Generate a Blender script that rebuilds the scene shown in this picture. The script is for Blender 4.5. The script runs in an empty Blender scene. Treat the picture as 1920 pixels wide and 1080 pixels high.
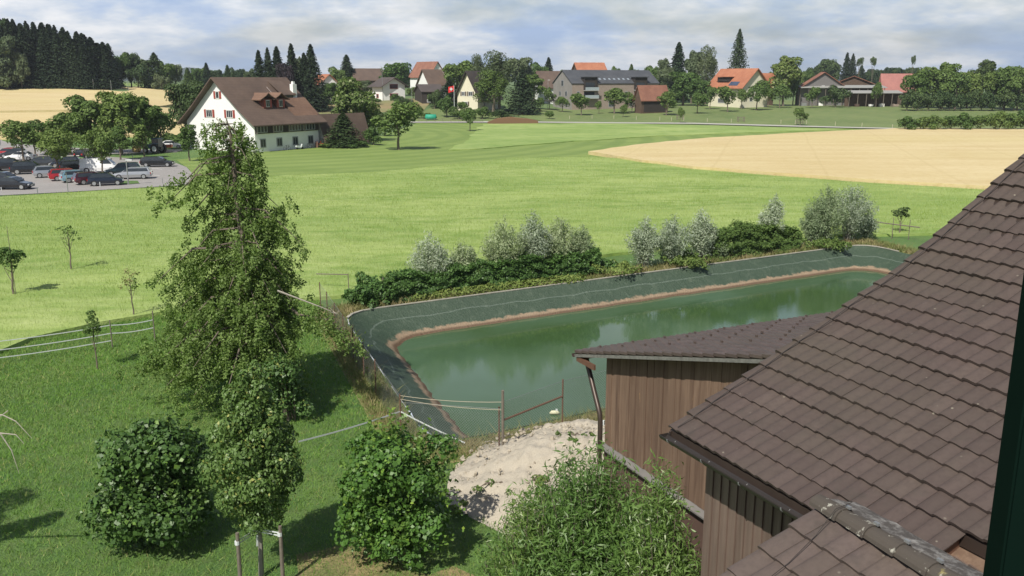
import bpy, bmesh, math, random
import numpy as np
from mathutils import Vector, Matrix
R=math.radians; PI=math.pi
random.seed(7)
scene=bpy.context.scene; COL=scene.collection
# ------------------------------------------------------------ camera
FPX=1663.0; HY=150.0
PITCH=math.atan((540-HY)/FPX); CP,SP=math.cos(PITCH),math.sin(PITCH)
CZ=12.5
cd=bpy.data.cameras.new('camera'); cam=bpy.data.objects.new('camera',cd); COL.objects.link(cam)
cd.sensor_width=36; cd.lens=36*FPX/1920; cd.clip_start=.05; cd.clip_end=9000
cam.location=(0,0,CZ); cam.rotation_euler=(PI/2-PITCH,0,0); scene.camera=cam
# ------------------------------------------------------------ sun and sky
SUN_AZ=R(26); SUN_EL=R(49)      # light travels towards +Y turned SUN_AZ to the right
sd=bpy.data.lights.new('sun','SUN'); sd.energy=5.0; sd.angle=R(.53); sd.color=(1,.95,.86)
so=bpy.data.objects.new('sun',sd); COL.objects.link(so)
sdir=Vector((math.sin(SUN_AZ)*math.cos(SUN_EL),math.cos(SUN_AZ)*math.cos(SUN_EL),-math.sin(SUN_EL)))
so.rotation_euler=sdir.to_track_quat('-Z','Y').to_euler()
w=bpy.data.worlds.new('World'); scene.world=w; w.use_nodes=True
nt=w.node_tree; N=nt.nodes; L=nt.links
for n in list(N): N.remove(n)
out=N.new('ShaderNodeOutputWorld'); bg=N.new('ShaderNodeBackground'); bg.inputs['Strength'].default_value=.075
sky=N.new('ShaderNodeTexSky'); sky.sky_type='NISHITA'; sky.sun_disc=False
sky.sun_elevation=SUN_EL; sky.sun_rotation=math.atan2(-sdir.x,-sdir.y); sky.air_density=1.1; sky.dust_density=1.5
tc=N.new('ShaderNodeTexCoord'); sep=N.new('ShaderNodeSeparateXYZ'); L.new(tc.outputs['Generated'],sep.inputs[0])
def mth(op,a,b=None,c=None):
    m=N.new('ShaderNodeMath'); m.operation=op
    for i,v in enumerate((a,b,c)):
        if v is None: continue
        if isinstance(v,(int,float)): m.inputs[i].default_value=v
        else: L.new(v,m.inputs[i])
    return m.outputs[0]
zz=mth('ADD',mth('MAXIMUM',sep.outputs[2],0.0),.25)
cx=mth('DIVIDE',sep.outputs[0],zz); cy=mth('DIVIDE',sep.outputs[1],zz)
cmb=N.new('ShaderNodeCombineXYZ'); L.new(cx,cmb.inputs[0]); L.new(cy,cmb.inputs[1])
def noise(scale,detail,rough,vec,off=0):
    n=N.new('ShaderNodeTexNoise'); n.inputs['Scale'].default_value=scale; n.inputs['Detail'].default_value=detail; n.inputs['Roughness'].default_value=rough
    mp=N.new('ShaderNodeMapping'); mp.inputs['Location'].default_value=(off,off*.7,off*.3); L.new(vec,mp.inputs[0]); L.new(mp.outputs[0],n.inputs['Vector']); return n.outputs['Fac']
def ramp(fac,stops):
    r=N.new('ShaderNodeValToRGB'); L.new(fac,r.inputs[0]); e=r.color_ramp.elements
    while len(e)<len(stops): e.new(.5)
    for k,(p,c) in zip(e,stops): k.position=p; k.color=(*c,1) if len(c)==3 else c
    return r.outputs[0]
n1=noise(.8,6,.55,cmb.outputs[0],3.1); n2=noise(2.3,5,.6,cmb.outputs[0],9.4)
cov=ramp(n1,[(.36,(.35,)*3),(.52,(1,)*3)])
ccol=ramp(n2,[(.36,(5.3,7.0,10.2)),(.46,(7.2,8.6,11.0)),(.53,(9.4,10.2,11.4)),(.63,(12.6,12.7,13.0))])
n3=noise(.9,4,.5,cmb.outputs[0],21.); mx=N.new('ShaderNodeMix'); mx.data_type='RGBA'; hi_=ramp(sep.outputs[2],[(.14,(1,)*3),(.42,(.12,)*3)]); fr_=ramp(mth('ADD',mth('MULTIPLY',sep.outputs[1],.5),.5),[(.45,(.15,)*3),(.68,(1,)*3)]); L.new(mth('MULTIPLY',mth('MULTIPLY',cov,hi_),fr_),mx.inputs['Factor']); L.new(sky.outputs[0],mx.inputs['A']); L.new(ccol,mx.inputs['B'])  # unseen clouds overhead and behind the camera thinned to lower the sky fill light
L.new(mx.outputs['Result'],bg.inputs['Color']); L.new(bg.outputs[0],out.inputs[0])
scene.view_settings.view_transform='Standard'; scene.view_settings.look='None'; scene.view_settings.gamma=1; scene.view_settings.exposure=0.12
scene.render.engine='CYCLES'; scene.cycles.max_bounces=6; scene.cycles.transparent_max_bounces=8; scene.cycles.use_denoising=True
# ------------------------------------------------------------ terrain and pixel helpers
PL=[(0,0),(185,0),(235,4),(340,9.2),(450,10),(700,10.6),(9999,10.6)]
PC=[(0,0),(255,0),(330,5.2),(450,8),(700,9.6),(9999,9.8)]
PR=[(0,0),(240,0),(262,.3),(330,2.6),(400,3.4),(700,5.6),(9999,8.5)]
def _pl(t,y): return np.interp(y,[a for a,_ in t],[b for _,b in t])
def hfun(X,Y):
    X=np.asarray(X,float); Y=np.asarray(Y,float)
    a=X/np.maximum(Y,40)
    wl=np.clip((-.33-a)/.10,0,1); wr=np.clip((a+.02)/.08,0,1); wc=1-wl-wr*(1-wl)
    return wl*_pl(PL,Y)+wr*(1-wl)*_pl(PR,Y)+np.clip(wc,0,1)*_pl(PC,Y)
def H(x,y): return float(hfun(x,y))
def ray(px,py):
    u=(px-960)/FPX; v=(540-py)/FPX
    return Vector((u,CP+v*SP,-SP+v*CP))
CAMP=Vector((0,0,CZ))
def G(px,py,z=None):
    """ground point seen at a pixel"""
    r=ray(px,py)
    if z is not None: return CAMP+r*((z-CZ)/r.z)
    t=8.0
    while t<3000:
        P=CAMP+r*t
        if P.z<=H(P.x,P.y): break
        t*=1.004
    a,b=t/1.004,t
    for _ in range(20):
        m=(a+b)/2; P=CAMP+r*m
        if P.z<=H(P.x,P.y): b=m
        else: a=m
    P=CAMP+r*b; P.z=H(P.x,P.y); return P
def D(px,py,Y):
    r=ray(px,py); return CAMP+r*(Y/r.y)
def XY(px,Y):
    """ground point at depth Y under pixel column px"""
    z=0
    for _ in range(4):
        dep=Y*CP+(CZ-z)*SP; X=(px-960)/FPX*dep; z=H(X,Y)
    return Vector((X,Y,z))
def ZT(P,py):
    """height of a thing standing at P whose top is seen at row py"""
    v=(540-py)/FPX
    return CZ+P.y*(-SP+v*CP)/(CP+v*SP)-P.z
def MPX(P): return (P.y*CP+(CZ-P.z)*SP)/FPX   # metres per photo pixel at P
# ------------------------------------------------------------ materials
MATS={}
class NB:
    def __init__(s,name):
        s.m=bpy.data.materials.new(name); s.m.use_nodes=True; s.t=s.m.node_tree; s.N=s.t.nodes; s.L=s.t.links
        s.b=s.N['Principled BSDF']; s.out=s.N['Material Output']
    def n(s,typ,**kw):
        x=s.N.new(typ)
        for k,v in kw.items():
            if k in x.inputs: 
                if hasattr(v,'links'): s.L.new(v,x.inputs[k])
                else: x.inputs[k].default_value=v
            else: setattr(x,k,v)
        return x
    def coord(s,kind='Object',scale=(1,1,1),rot=(0,0,0)):
        if kind=='World': o=s.N.new('ShaderNodeNewGeometry').outputs['Position']
        else: o=s.N.new('ShaderNodeTexCoord').outputs[kind]
        mp=s.N.new('ShaderNodeMapping'); mp.inputs['Scale'].default_value=scale; mp.inputs['Rotation'].default_value=rot
        s.L.new(o,mp.inputs[0]); return mp.outputs[0]
    def noise(s,vec,scale,detail=4,rough=.55):
        n=s.N.new('ShaderNodeTexNoise'); n.inputs['Scale'].default_value=scale; n.inputs['Detail'].default_value=detail; n.inputs['Roughness'].default_value=rough
        s.L.new(vec,n.inputs['Vector']); return n.outputs['Fac']
    def ramp(s,fac,stops,interp='LINEAR'):
        r=s.N.new('ShaderNodeValToRGB'); r.color_ramp.interpolation=interp; s.L.new(fac,r.inputs[0]); e=r.color_ramp.elements
        while len(e)<len(stops): e.new(.5)
        for k,(p,c) in zip(e,stops): k.position=p; k.color=(c,c,c,1) if isinstance(c,(int,float)) else (*c,1)
        return r.outputs[0]
    def mix(s,f,a,b,mode='MIX'):
        m=s.N.new('ShaderNodeMix'); m.data_type='RGBA'; m.blend_type=mode
        for k,v in (('Factor',f),('A',a),('B',b)):
            if isinstance(v,(int,float)): m.inputs[k].default_value=v if k=='Factor' else (v,v,v,1)
            elif isinstance(v,tuple): m.inputs[k].default_value=(*v,1)
            else: s.L.new(v,m.inputs[k])
        return m.outputs['Result']
    def math(s,op,a,b=None):
        m=s.N.new('ShaderNodeMath'); m.operation=op
        for i,v in enumerate((a,b)):
            if v is None: continue
            if isinstance(v,(int,float)): m.inputs[i].default_value=v
            else: s.L.new(v,m.inputs[i])
        return m.outputs[0]
    def bump(s,h,strength=.4,dist=.05):
        b=s.N.new('ShaderNodeBump'); b.inputs['Strength'].default_value=strength; b.inputs['Distance'].default_value=dist
        s.L.new(h,b.inputs['Height']); s.L.new(b.outputs[0],s.b.inputs['Normal'])
    def col(s,c,rough=.6,metal=0):
        if isinstance(c,tuple): s.b.inputs['Base Color'].default_value=(*c,1)
        else: s.L.new(c,s.b.inputs['Base Color'])
        s.b.inputs['Roughness'].default_value=rough; s.b.inputs['Metallic'].default_value=metal; return s.m
def flat(name,c,rough=.6,metal=0,var=.12,scale=3.0,kind='Object'):
    if name in MATS: return MATS[name]
    b=NB(name); v=b.coord(kind); n=b.noise(v,scale,5,.6)
    m=b.col(b.mix(n,tuple(x*(1-var*1.6) for x in c),tuple(min(1,x*(1+var)) for x in c)),rough,metal); MATS[name]=m; return m
def leafmat(name,c,c2,trans=.3,rough=.5,spec=.35,rare=None,k=1.45,patch=None):
    """leaf colour varies leaf by leaf and clump by clump"""
    c=tuple(x*k for x in c); c2=tuple(x*k for x in c2)
    b=NB(name); g=b.N.new('ShaderNodeNewGeometry'); r=g.outputs['Random Per Island']
    oi=b.N.new('ShaderNodeObjectInfo')
    col=b.mix(r,c,c2)
    col=b.mix(b.ramp(b.noise(b.coord('Object'),.9,2),[(.3,.0),(.7,.6)]),col,tuple(x*.72 for x in c))
    if patch: col=b.mix(b.ramp(b.noise(b.coord('World',patch[0],(0,0,R(-8))),patch[1],4,.6),[(.38,.0),(.64,.85)]),col,patch[2])
    if rare: col=b.mix(b.ramp(r,[(1-rare[1],0.),(1-rare[1]+.01,1.)]),col,rare[0])
    hs=b.n('ShaderNodeHueSaturation'); b.L.new(col,hs.inputs['Color'])
    b.L.new(b.math('ADD',b.math('MULTIPLY',oi.outputs['Random'],.35),.82),hs.inputs['Value'])
    b.L.new(b.math('ADD',b.math('MULTIPLY',oi.outputs['Random'],-.03),.515),hs.inputs['Hue'])
    m=b.col(hs.outputs[0],rough); b.b.inputs['Specular IOR Level'].default_value=spec
    tr=b.n('ShaderNodeBsdfTranslucent'); b.L.new(b.mix(1.0,hs.outputs[0],(1.1,1.25,.6),'MULTIPLY'),tr.inputs['Color'])
    ms=b.n('ShaderNodeMixShader'); ms.inputs[0].default_value=trans
    b.L.new(b.b.outputs[0],ms.inputs[1]); b.L.new(tr.outputs[0],ms.inputs[2]); b.L.new(ms.outputs[0],b.out.inputs[0])
    MATS[name]=m; return m
LM={}
LM['pear']=leafmat('pear_leaf',(.062,.105,.026),(.12,.18,.05),.35,.55,.3,None,1.75)
LM['lime']=leafmat('lime_leaf',(.066,.12,.028),(.13,.20,.062),.25,.45,.4,((.34,.36,.10),.05))
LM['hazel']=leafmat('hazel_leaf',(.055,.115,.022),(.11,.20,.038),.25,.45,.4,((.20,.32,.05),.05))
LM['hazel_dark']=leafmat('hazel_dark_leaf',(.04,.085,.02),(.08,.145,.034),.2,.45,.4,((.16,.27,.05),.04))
LM['osier']=leafmat('osier_leaf',(.10,.185,.04),(.19,.29,.08),.3,.45,.4,((.42,.50,.30),.04),1.1)
LM['silver']=leafmat('silver_leaf',(.31,.37,.26),(.50,.56,.43),.3,.55,.4,None,1.0)
LM['silver_green']=leafmat('silver_green_leaf',(.22,.29,.15),(.39,.46,.28),.3,.55,.4,None,1.0)
LM['ivy']=leafmat('ivy_leaf',(.052,.10,.024),(.11,.185,.045),.2,.5,.35)
LM['broad']=leafmat('broad_leaf',(.062,.105,.028),(.115,.17,.046),.2,.6,.2)
LM['fresh']=leafmat('fresh_leaf',(.075,.12,.03),(.13,.185,.055),.25,.6,.2)
LM['dark']=leafmat('dark_leaf',(.036,.062,.022),(.068,.10,.034),.15,.6,.2)
LM['grey']=leafmat('grey_leaf',(.07,.095,.045),(.115,.145,.075),.2,.6,.2)
LM['chestnut']=leafmat('chestnut_leaf',(.07,.11,.03),(.13,.175,.05),.2,.6,.2,((.30,.33,.18),.06))
LM['spruce']=leafmat('spruce_needle',(.014,.026,.013),(.032,.048,.022),.08,.7,.15)
LM['spruce_mid']=leafmat('spruce_mid_needle',(.024,.042,.02),(.045,.07,.032),.1,.7,.15)
LM['purple']=leafmat('purple_leaf',(.022,.018,.022),(.04,.03,.034),.1,.6,.2)
LM['weed']=leafmat('weed_leaf',(.08,.13,.03),(.16,.2,.06),.2,.6,.2)
LM['drygrass']=leafmat('dry_grass_blade',(.30,.25,.13),(.42,.35,.19),.2,.7,.1,None,1.0,((1,1,1),.8,(.14,.19,.05)))
LM['blade']=leafmat('lawn_blade',(.105,.235,.042),(.185,.34,.07),.3,.6,.2,((.30,.32,.12),.07),1.05,((1,1,1),.35,(.15,.25,.065)))
LM['flax']=leafmat('crop_blade',(.215,.31,.065),(.29,.39,.11),.3,.7,.1,None,1.0,((.30,.62,.5),.35,(.42,.48,.21)))
bark=flat('bark',(.16,.13,.10),.9,var=.35,scale=9); greybark=flat('grey_bark',(.26,.24,.21),.9,var=.3,scale=8)
palewood=flat('pale_dead_wood',(.42,.38,.32),.85,var=.3,scale=10); stakewood=flat('stake_wood',(.17,.145,.115),.9,var=.35,scale=12)
whiteplast=flat('white_plastic',(.62,.65,.65),.5,var=.05); tyre=flat('tyre_rubber',(.02,.02,.02),.85); rimm=flat('rim_alloy',(.5,.51,.52),.35,.7)
darkmetal=flat('dark_metal',(.07,.06,.055),.45,.6); galv=flat('galvanised_steel',(.35,.36,.36),.5,.6,var=.2); rusty=flat('rusty_steel',(.16,.09,.06),.8,.2,var=.3,scale=12)
def glassmat():
    b=NB('window_glass'); n=b.noise(b.coord('Object'),1.2,2); m=b.col(b.mix(n,(.015,.02,.025),(.05,.06,.07)),.08); return m
glass=glassmat()
def carpaint(name,c,metal=.3):
    b=NB(name); n=b.noise(b.coord('Object'),40,2); m=b.col(b.mix(n,tuple(x*.93 for x in c),tuple(min(1,x*1.05) for x in c)),.28,metal)
    b.b.inputs['Coat Weight'].default_value=.8; b.b.inputs['Coat Roughness'].default_value=.06; return m
# ground materials -------------------------------------------------
def lawn_mat():
    b=NB('lawn_grass'); v=b.coord('World')
    a=b.noise(v,.22,5,.6); c=b.noise(v,1.6,6,.65); d=b.noise(v,14,4,.7)
    col=b.mix(b.ramp(a,[(.35,0.),(.65,1.)]),(.08,.185,.036),(.15,.26,.058))
    col=b.mix(b.ramp(c,[(.42,0.),(.72,.75)]),col,(.15,.19,.06))
    col=b.mix(b.ramp(c,[(.25,.55),(.42,0.)]),col,(.04,.085,.022))
    col=b.mix(b.ramp(d,[(.3,.5),(.6,0.)]),col,(.035,.07,.018))
    m=b.col(col,.85); b.bump(b.math('ADD',d,c),.9,.12); return m
def crop_mat():
    b=NB('light_green_crop'); v=b.coord('World',(1,1,1)); vs=b.coord('World',(.30,.62,.5),(0,0,R(-14)))
    a=b.noise(vs,.22,3,.5); c=b.noise(vs,1.1,5,.6); big=b.noise(v,.035,3,.5); d=b.noise(v,3,4,.7)
    col=b.mix(b.ramp(a,[(.35,0.),(.68,1.)]),(.165,.26,.048),(.29,.375,.10))
    col=b.mix(b.ramp(c,[(.4,0.),(.75,.7)]),col,(.41,.47,.19))
    col=b.mix(b.ramp(c,[(.2,.6),(.45,0.)]),col,(.12,.215,.04))
    col=b.mix(b.ramp(big,[(.42,0.),(.62,.45)]),col,(.165,.265,.05))
    m=b.col(col,.9); b.bump(b.math('ADD',b.math('MULTIPLY',a,2.0),b.math('ADD',c,b.math('MULTIPLY',d,.3))),.8,.22); return m
def mown_mat():
    b=NB('mown_meadow'); v=b.coord('World',(.12,.4,.4),(0,0,R(12))); w_=b.coord('World')
    a=b.noise(v,.5,5,.6); d=b.noise(w_,.6,5,.6)
    col=b.mix(b.ramp(a,[(.35,0.),(.65,1.)]),(.15,.22,.04),(.21,.28,.065))
    col=b.mix(b.ramp(d,[(.4,0.),(.7,.5)]),col,(.22,.29,.08))
    mp=b.N.new('ShaderNodeMapping'); mp.inputs['Location'].default_value=(70,-205,0); b.L.new(b.N.new('ShaderNodeNewGeometry').outputs['Position'],mp.inputs[0]); wv=b.n('ShaderNodeTexWave'); wv.wave_type='RINGS'; wv.rings_direction='Z'; wv.inputs['Scale'].default_value=.055; wv.inputs['Distortion'].default_value=1.2; b.L.new(mp.outputs[0],wv.inputs['Vector']); col=b.mix(b.ramp(wv.outputs['Fac'],[(.3,0.),(.8,.5)]),col,(.12,.19,.035))
    m=b.col(col,.9); b.bump(d,.6,.15); return m
def meadow_mat(name,c1,c2,c3):
    b=NB(name); v=b.coord('World'); a=b.noise(v,.05,5,.6); d=b.noise(v,.4,5,.65)
    col=b.mix(b.ramp(a,[(.35,0.),(.65,1.)]),c1,c2); col=b.mix(b.ramp(d,[(.45,0.),(.7,.6)]),col,c3)
    m=b.col(col,.9); b.bump(d,.6,.2); return m
def wheat_mat():
    b=NB('ripe_wheat'); v=b.coord('World',(.3,1,1)); w_=b.coord('World')
    a=b.noise(v,.12,5,.6); d=b.noise(w_,1.2,5,.7); g=b.noise(v,.03,3,.5)
    col=b.mix(b.ramp(a,[(.35,0.),(.65,1.)]),(.52,.41,.20),(.60,.49,.27))
    col=b.mix(b.ramp(g,[(.45,0.),(.65,.5)]),col,(.56,.47,.22))
    col=b.mix(b.ramp(d,[(.3,.45),(.5,0.)]),col,(.42,.28,.10))
    wv=b.n('ShaderNodeTexWave'); wv.bands_direction='X'; wv.inputs['Scale'].default_value=.021; wv.inputs['Distortion'].default_value=.4; b.L.new(b.coord('World',(1,1,1),(0,0,R(16))),wv.inputs['Vector']); col=b.mix(b.ramp(wv.outputs['Fac'],[(.997,0.),(.9995,.2)]),col,(.40,.30,.13))
    m=b.col(col,.9); b.bump(d,.5,.12); return m
def asphalt_mat():
    b=NB('pale_asphalt'); v=b.coord('World'); a=b.noise(v,.25,5,.6); d=b.noise(v,6,4,.7)
    col=b.mix(a,(.24,.225,.215),(.36,.34,.32)); col=b.mix(b.ramp(d,[(.35,.4),(.55,0.)]),col,(.2,.19,.18))
    return b.col(col,.85)
def dry_mat():
    b=NB('dry_verge'); v=b.coord('World'); a=b.noise(v,.9,5,.65); d=b.noise(v,7,4,.7)
    col=b.mix(b.ramp(a,[(.35,0.),(.62,1.)]),(.12,.15,.045),(.30,.235,.11)); col=b.mix(b.ramp(d,[(.35,.5),(.55,0.)]),col,(.09,.09,.035))
    m=b.col(col,.95); b.bump(d,.9,.1); return m
def gravel_mat():
    b=NB('pale_gravel'); v=b.coord('World'); a=b.noise(v,1.4,5,.65); d=b.noise(v,26,4,.75)
    col=b.mix(a,(.42,.375,.30),(.56,.505,.41)); col=b.mix(b.ramp(d,[(.35,.55),(.55,0.)]),col,(.36,.31,.24))
    m=b.col(col,.95); b.bump(b.math('ADD',d,a),.9,.05); return m
M_lawn=lawn_mat(); M_crop=crop_mat(); M_mown=mown_mat(); M_wheat=wheat_mat(); M_asph=asphalt_mat(); M_dry=dry_mat(); M_gravel=gravel_mat()
M_mead=meadow_mat('far_meadow',(.11,.16,.045),(.15,.20,.06),(.21,.22,.09)); M_brownm=meadow_mat('dry_meadow',(.17,.19,.07),(.28,.20,.10),(.30,.24,.12))
M_far=meadow_mat('far_land',(.08,.13,.04),(.11,.17,.05),(.13,.19,.07)); M_path=flat('pale_path',(.42,.41,.36),.9,kind='World')
# ------------------------------------------------------------ mesh helpers
def link(name,me,mat=None,parent=None,loc=None,smooth=False):
    o=bpy.data.objects.new(name,me); COL.objects.link(o)
    if mat is not None:
        for m in (mat if isinstance(mat,(list,tuple)) else [mat]): me.materials.append(m)
    if parent: o.parent=parent
    if loc is not None: o.location=loc
    if smooth: me.polygons.foreach_set('use_smooth',[True]*len(me.polygons))
    return o
class MB:
    def __init__(s): s.v=[]; s.f=[]; s.mi=[]; s.cm=0
    def add(s,vs,fs):
        k=len(s.v); s.v+= [tuple(v) for v in vs]; s.f+=[tuple(i+k for i in f) for f in fs]; s.mi+=[s.cm]*len(fs); return s
    def box(s,c,d,rz=0,M=None):
        x,y,z=d[0]/2,d[1]/2,d[2]/2
        vs=[Vector((a*x,b*y,e*z)) for e in (-1,1) for a,b in ((-1,-1),(1,-1),(1,1),(-1,1))]
        if rz: vs=[Matrix.Rotation(rz,3,'Z')@v for v in vs]
        if M: vs=[M@v for v in vs]
        vs=[v+Vector(c) for v in vs]
        return s.add(vs,[(3,2,1,0),(4,5,6,7),(0,1,5,4),(1,2,6,5),(2,3,7,6),(3,0,4,7)])
    def beam(s,a,b,w_,h,up=Vector((0,0,1))):
        a=Vector(a);b=Vector(b); d=(b-a).normalized(); r=d.cross(up)
        if r.length<1e-4: r=Vector((1,0,0))
        r.normalize(); u=r.cross(d)
        vs=[p+r*(i*w_/2)+u*(j*h/2) for p in (a,b) for i,j in ((-1,-1),(1,-1),(1,1),(-1,1))]
        return s.add(vs,[(3,2,1,0),(4,5,6,7),(0,1,5,4),(1,2,6,5),(2,3,7,6),(3,0,4,7)])
    def prism(s,poly,d):
        """poly: list of 3D points, d: extrusion vector"""
        n=len(poly); d=Vector(d); vs=[Vector(p) for p in poly]+[Vector(p)+d for p in poly]
        return s.add(vs,[tuple(range(n-1,-1,-1)),tuple(range(n,2*n))]+[(i,(i+1)%n,n+(i+1)%n,n+i) for i in range(n)])
    def tube(s,pts,rad,sides=6,caps=True):
        pts=[Vector(p) for p in pts]; n=len(pts); k=len(s.v); fs=[]
        if not isinstance(rad,(list,tuple)): rad=[rad]*n
        ref=Vector((.13,.21,.97))
        for i,p in enumerate(pts):
            d=(pts[min(i+1,n-1)]-pts[max(i-1,0)]).normalized()
            if abs(d.dot(ref))>.95: ref=Vector((.9,.3,.1))
            a=d.cross(ref).normalized(); b=d.cross(a)
            for j in range(sides):
                t=2*PI*j/sides; s.v.append(tuple(p+(a*math.cos(t)+b*math.sin(t))*rad[i]))
        for i in range(n-1):
            for j in range(sides):
                fs.append((k+i*sides+j,k+i*sides+(j+1)%sides,k+(i+1)*sides+(j+1)%sides,k+(i+1)*sides+j))
        if caps: fs.append(tuple(k+j for j in range(sides-1,-1,-1))); fs.append(tuple(k+(n-1)*sides+j for j in range(sides)))
        s.f+=fs; s.mi+=[s.cm]*len(fs); return s
    def build(s,name,mat,parent=None,loc=None,smooth=False,bevel=0):
        me=bpy.data.meshes.new(name); me.from_pydata([tuple(v) for v in s.v],[],s.f)
        if any(s.mi): me.polygons.foreach_set('material_index',s.mi)
        if bevel:
            bm=bmesh.new(); bm.from_mesh(me); bmesh.ops.bevel(bm,geom=list(bm.edges),offset=bevel,segments=2,affect='EDGES',clamp_overlap=True); bm.to_mesh(me); bm.free()
        me.update(); return link(name,me,mat,parent,loc,smooth)
def empty(name,loc=(0,0,0),rz=0):
    o=bpy.data.objects.new(name,None); COL.objects.link(o); o.location=loc; o.rotation_euler=(0,0,rz); return o
def tag(o,label,cat=None,group=None,kind=None):
    if label: o['label']=label
    if cat: o['category']=cat
    if group: o['group']=group
    if kind: o['kind']=kind
    return o
def npmesh(name,V,F):
    V=np.asarray(V,np.float32); F=np.asarray(F,np.int32); k=F.shape[1]
    me=bpy.data.meshes.new(name); me.vertices.add(len(V)); me.vertices.foreach_set('co',V.ravel())
    me.loops.add(F.size); me.loops.foreach_set('vertex_index',F.ravel())
    me.polygons.add(len(F)); me.polygons.foreach_set('loop_start',np.arange(0,F.size,k,dtype=np.int32))
    me.update(calc_edges=True); return me
def nrm(a): return a/np.maximum(np.linalg.norm(a,axis=1,keepdims=True),1e-6)
def leaf_arr(rg,P,Nn,size,aspect=.6,droop=0.0):
    """diamond leaves at P with normals Nn"""
    n=len(P); Nn=nrm(Nn); T=rg.normal(size=(n,3)); T[:,2]-=droop; T=nrm(T-(T*Nn).sum(1,keepdims=True)*Nn); B=np.cross(Nn,T)
    s=(size*np.exp(rg.normal(0,.22,n))).reshape(-1,1)
    fold=Nn*s*.12
    a=P-T*s*.5; c=P+T*s*.5-fold; b=P+B*s*aspect*.5+fold-T*s*.06; d=P-B*s*aspect*.5+fold-T*s*.06
    return np.stack([a,b,c,d],1).reshape(-1,3)
def quads(n): return np.arange(n*4).reshape(-1,4)
def crown_mesh(name,rg,lobes,n,size,aspect=.7,shell=.16,up=.45,droop=0,inner=.25,wob=0,wf=2.2):
    """lobes: (x,y,z,rx,ry,rz)"""
    Lb=np.array(lobes,float); ar=(Lb[:,3]*Lb[:,4]+Lb[:,5]*Lb[:,3])**.9; pick=rg.choice(len(Lb),n,p=ar/ar.sum()); l=Lb[pick]
    d=nrm(rg.normal(size=(n,3))); bad=(d[:,2]<-.3)&(rg.random(n)<.5); d[bad,2]*=-1
    r=1-np.abs(rg.normal(0,shell,n)); ins=rg.random(n)<inner; r[ins]=rg.random(ins.sum())**.5; r+=(rg.random(n)<.12)*rg.random(n)*.22
    P=l[:,:3]+d*l[:,3:6]*r[:,None]
    if wob:
        ext=np.abs(P).max(); q=P/ext*wf; nz=np.sin(q[:,0]*3.1+1.3+q[:,2]*1.7)*np.sin(q[:,1]*2.7+.4)+np.sin(q[:,2]*3.9+q[:,0]*1.1)*.7+.45*np.sin(q[:,0]*8.3+2)*np.sin(q[:,1]*7.1+q[:,2]*6)
        cc=Lb[:,:3].mean(0); P=cc+(P-cc)*(1+wob*nz)[:,None]; keep=(nz>-.75)|(rg.random(n)<.45); P=P[keep]; d=d[keep]; n=len(P)
        size=size*rg.choice([.75,1.,1.25],n)
    Nn=d+rg.normal(0,.55,(n,3)); Nn[:,2]+=up
    return npmesh(name,leaf_arr(rg,P,Nn,size,aspect,droop),quads(n))
# ------------------------------------------------------------ ground and field sheets
def clipgrid(name,loop,mat,zoff,step,holes=(),skirt=0,kind='structure',lab=None,zf=None):
    bm=bmesh.new()
    def ring(pts):
        vs=[bm.verts.new((p[0],p[1],0)) for p in pts]
        return [bm.edges.new((vs[i],vs[(i+1)%len(vs)])) for i in range(len(vs))]
    ed=ring(loop)
    for h in holes: ed+=ring(h)
    bmesh.ops.triangle_fill(bm,use_beauty=True,use_dissolve=False,edges=ed)
    xs=[p[0] for p in loop]; ys=[p[1] for p in loop]
    for ax,(lo,hi) in enumerate(((min(xs),max(xs)),(min(ys),max(ys)))):
        cuts=step[ax] if isinstance(step,tuple) and not isinstance(step[ax],(int,float)) else np.arange(lo+step[ax],hi,step[ax])
        for c in cuts:
            if lo<c<hi:
                no=(1,0,0) if ax==0 else (0,1,0); co=(c,0,0) if ax==0 else (0,c,0)
                bmesh.ops.bisect_plane(bm,geom=bm.verts[:]+bm.edges[:]+bm.faces[:],plane_co=co,plane_no=no)
    for v in bm.verts: v.co.z=(zf(v.co.x,v.co.y) if zf else H(v.co.x,v.co.y))+zoff
    for f in bm.faces:
        if f.normal.z<0: f.normal_flip()
    bm.normal_update()
    for f in bm.faces:
        if f.normal.z<0: f.normal_flip()
    if skirt:
        be=[e for e in bm.edges if e.is_boundary]
        r=bmesh.ops.extrude_edge_only(bm,edges=be)
        for v in r['geom']:
            if isinstance(v,bmesh.types.BMVert): v.co.z-=skirt
    me=bpy.data.meshes.new(name); bm.to_mesh(me); bm.free()
    o=link(name,me,mat); tag(o,lab,kind=kind); return o
def pxpoly(pts): return [tuple(G(*p)[:2]) for p in pts]
def wobble(loop,amp,step=6,seed=1):
    rg=random.Random(seed); o=[]
    for i,p in enumerate(loop):
        q=loop[(i+1)%len(loop)]; d=math.dist(p,q); n=max(1,int(d/step))
        for k in range(n):
            t=k/n; a=amp if k else 0
            o.append((p[0]+(q[0]-p[0])*t+rg.uniform(-a,a),p[1]+(q[1]-p[1])*t+rg.uniform(-a,a)))
    return o
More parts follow.
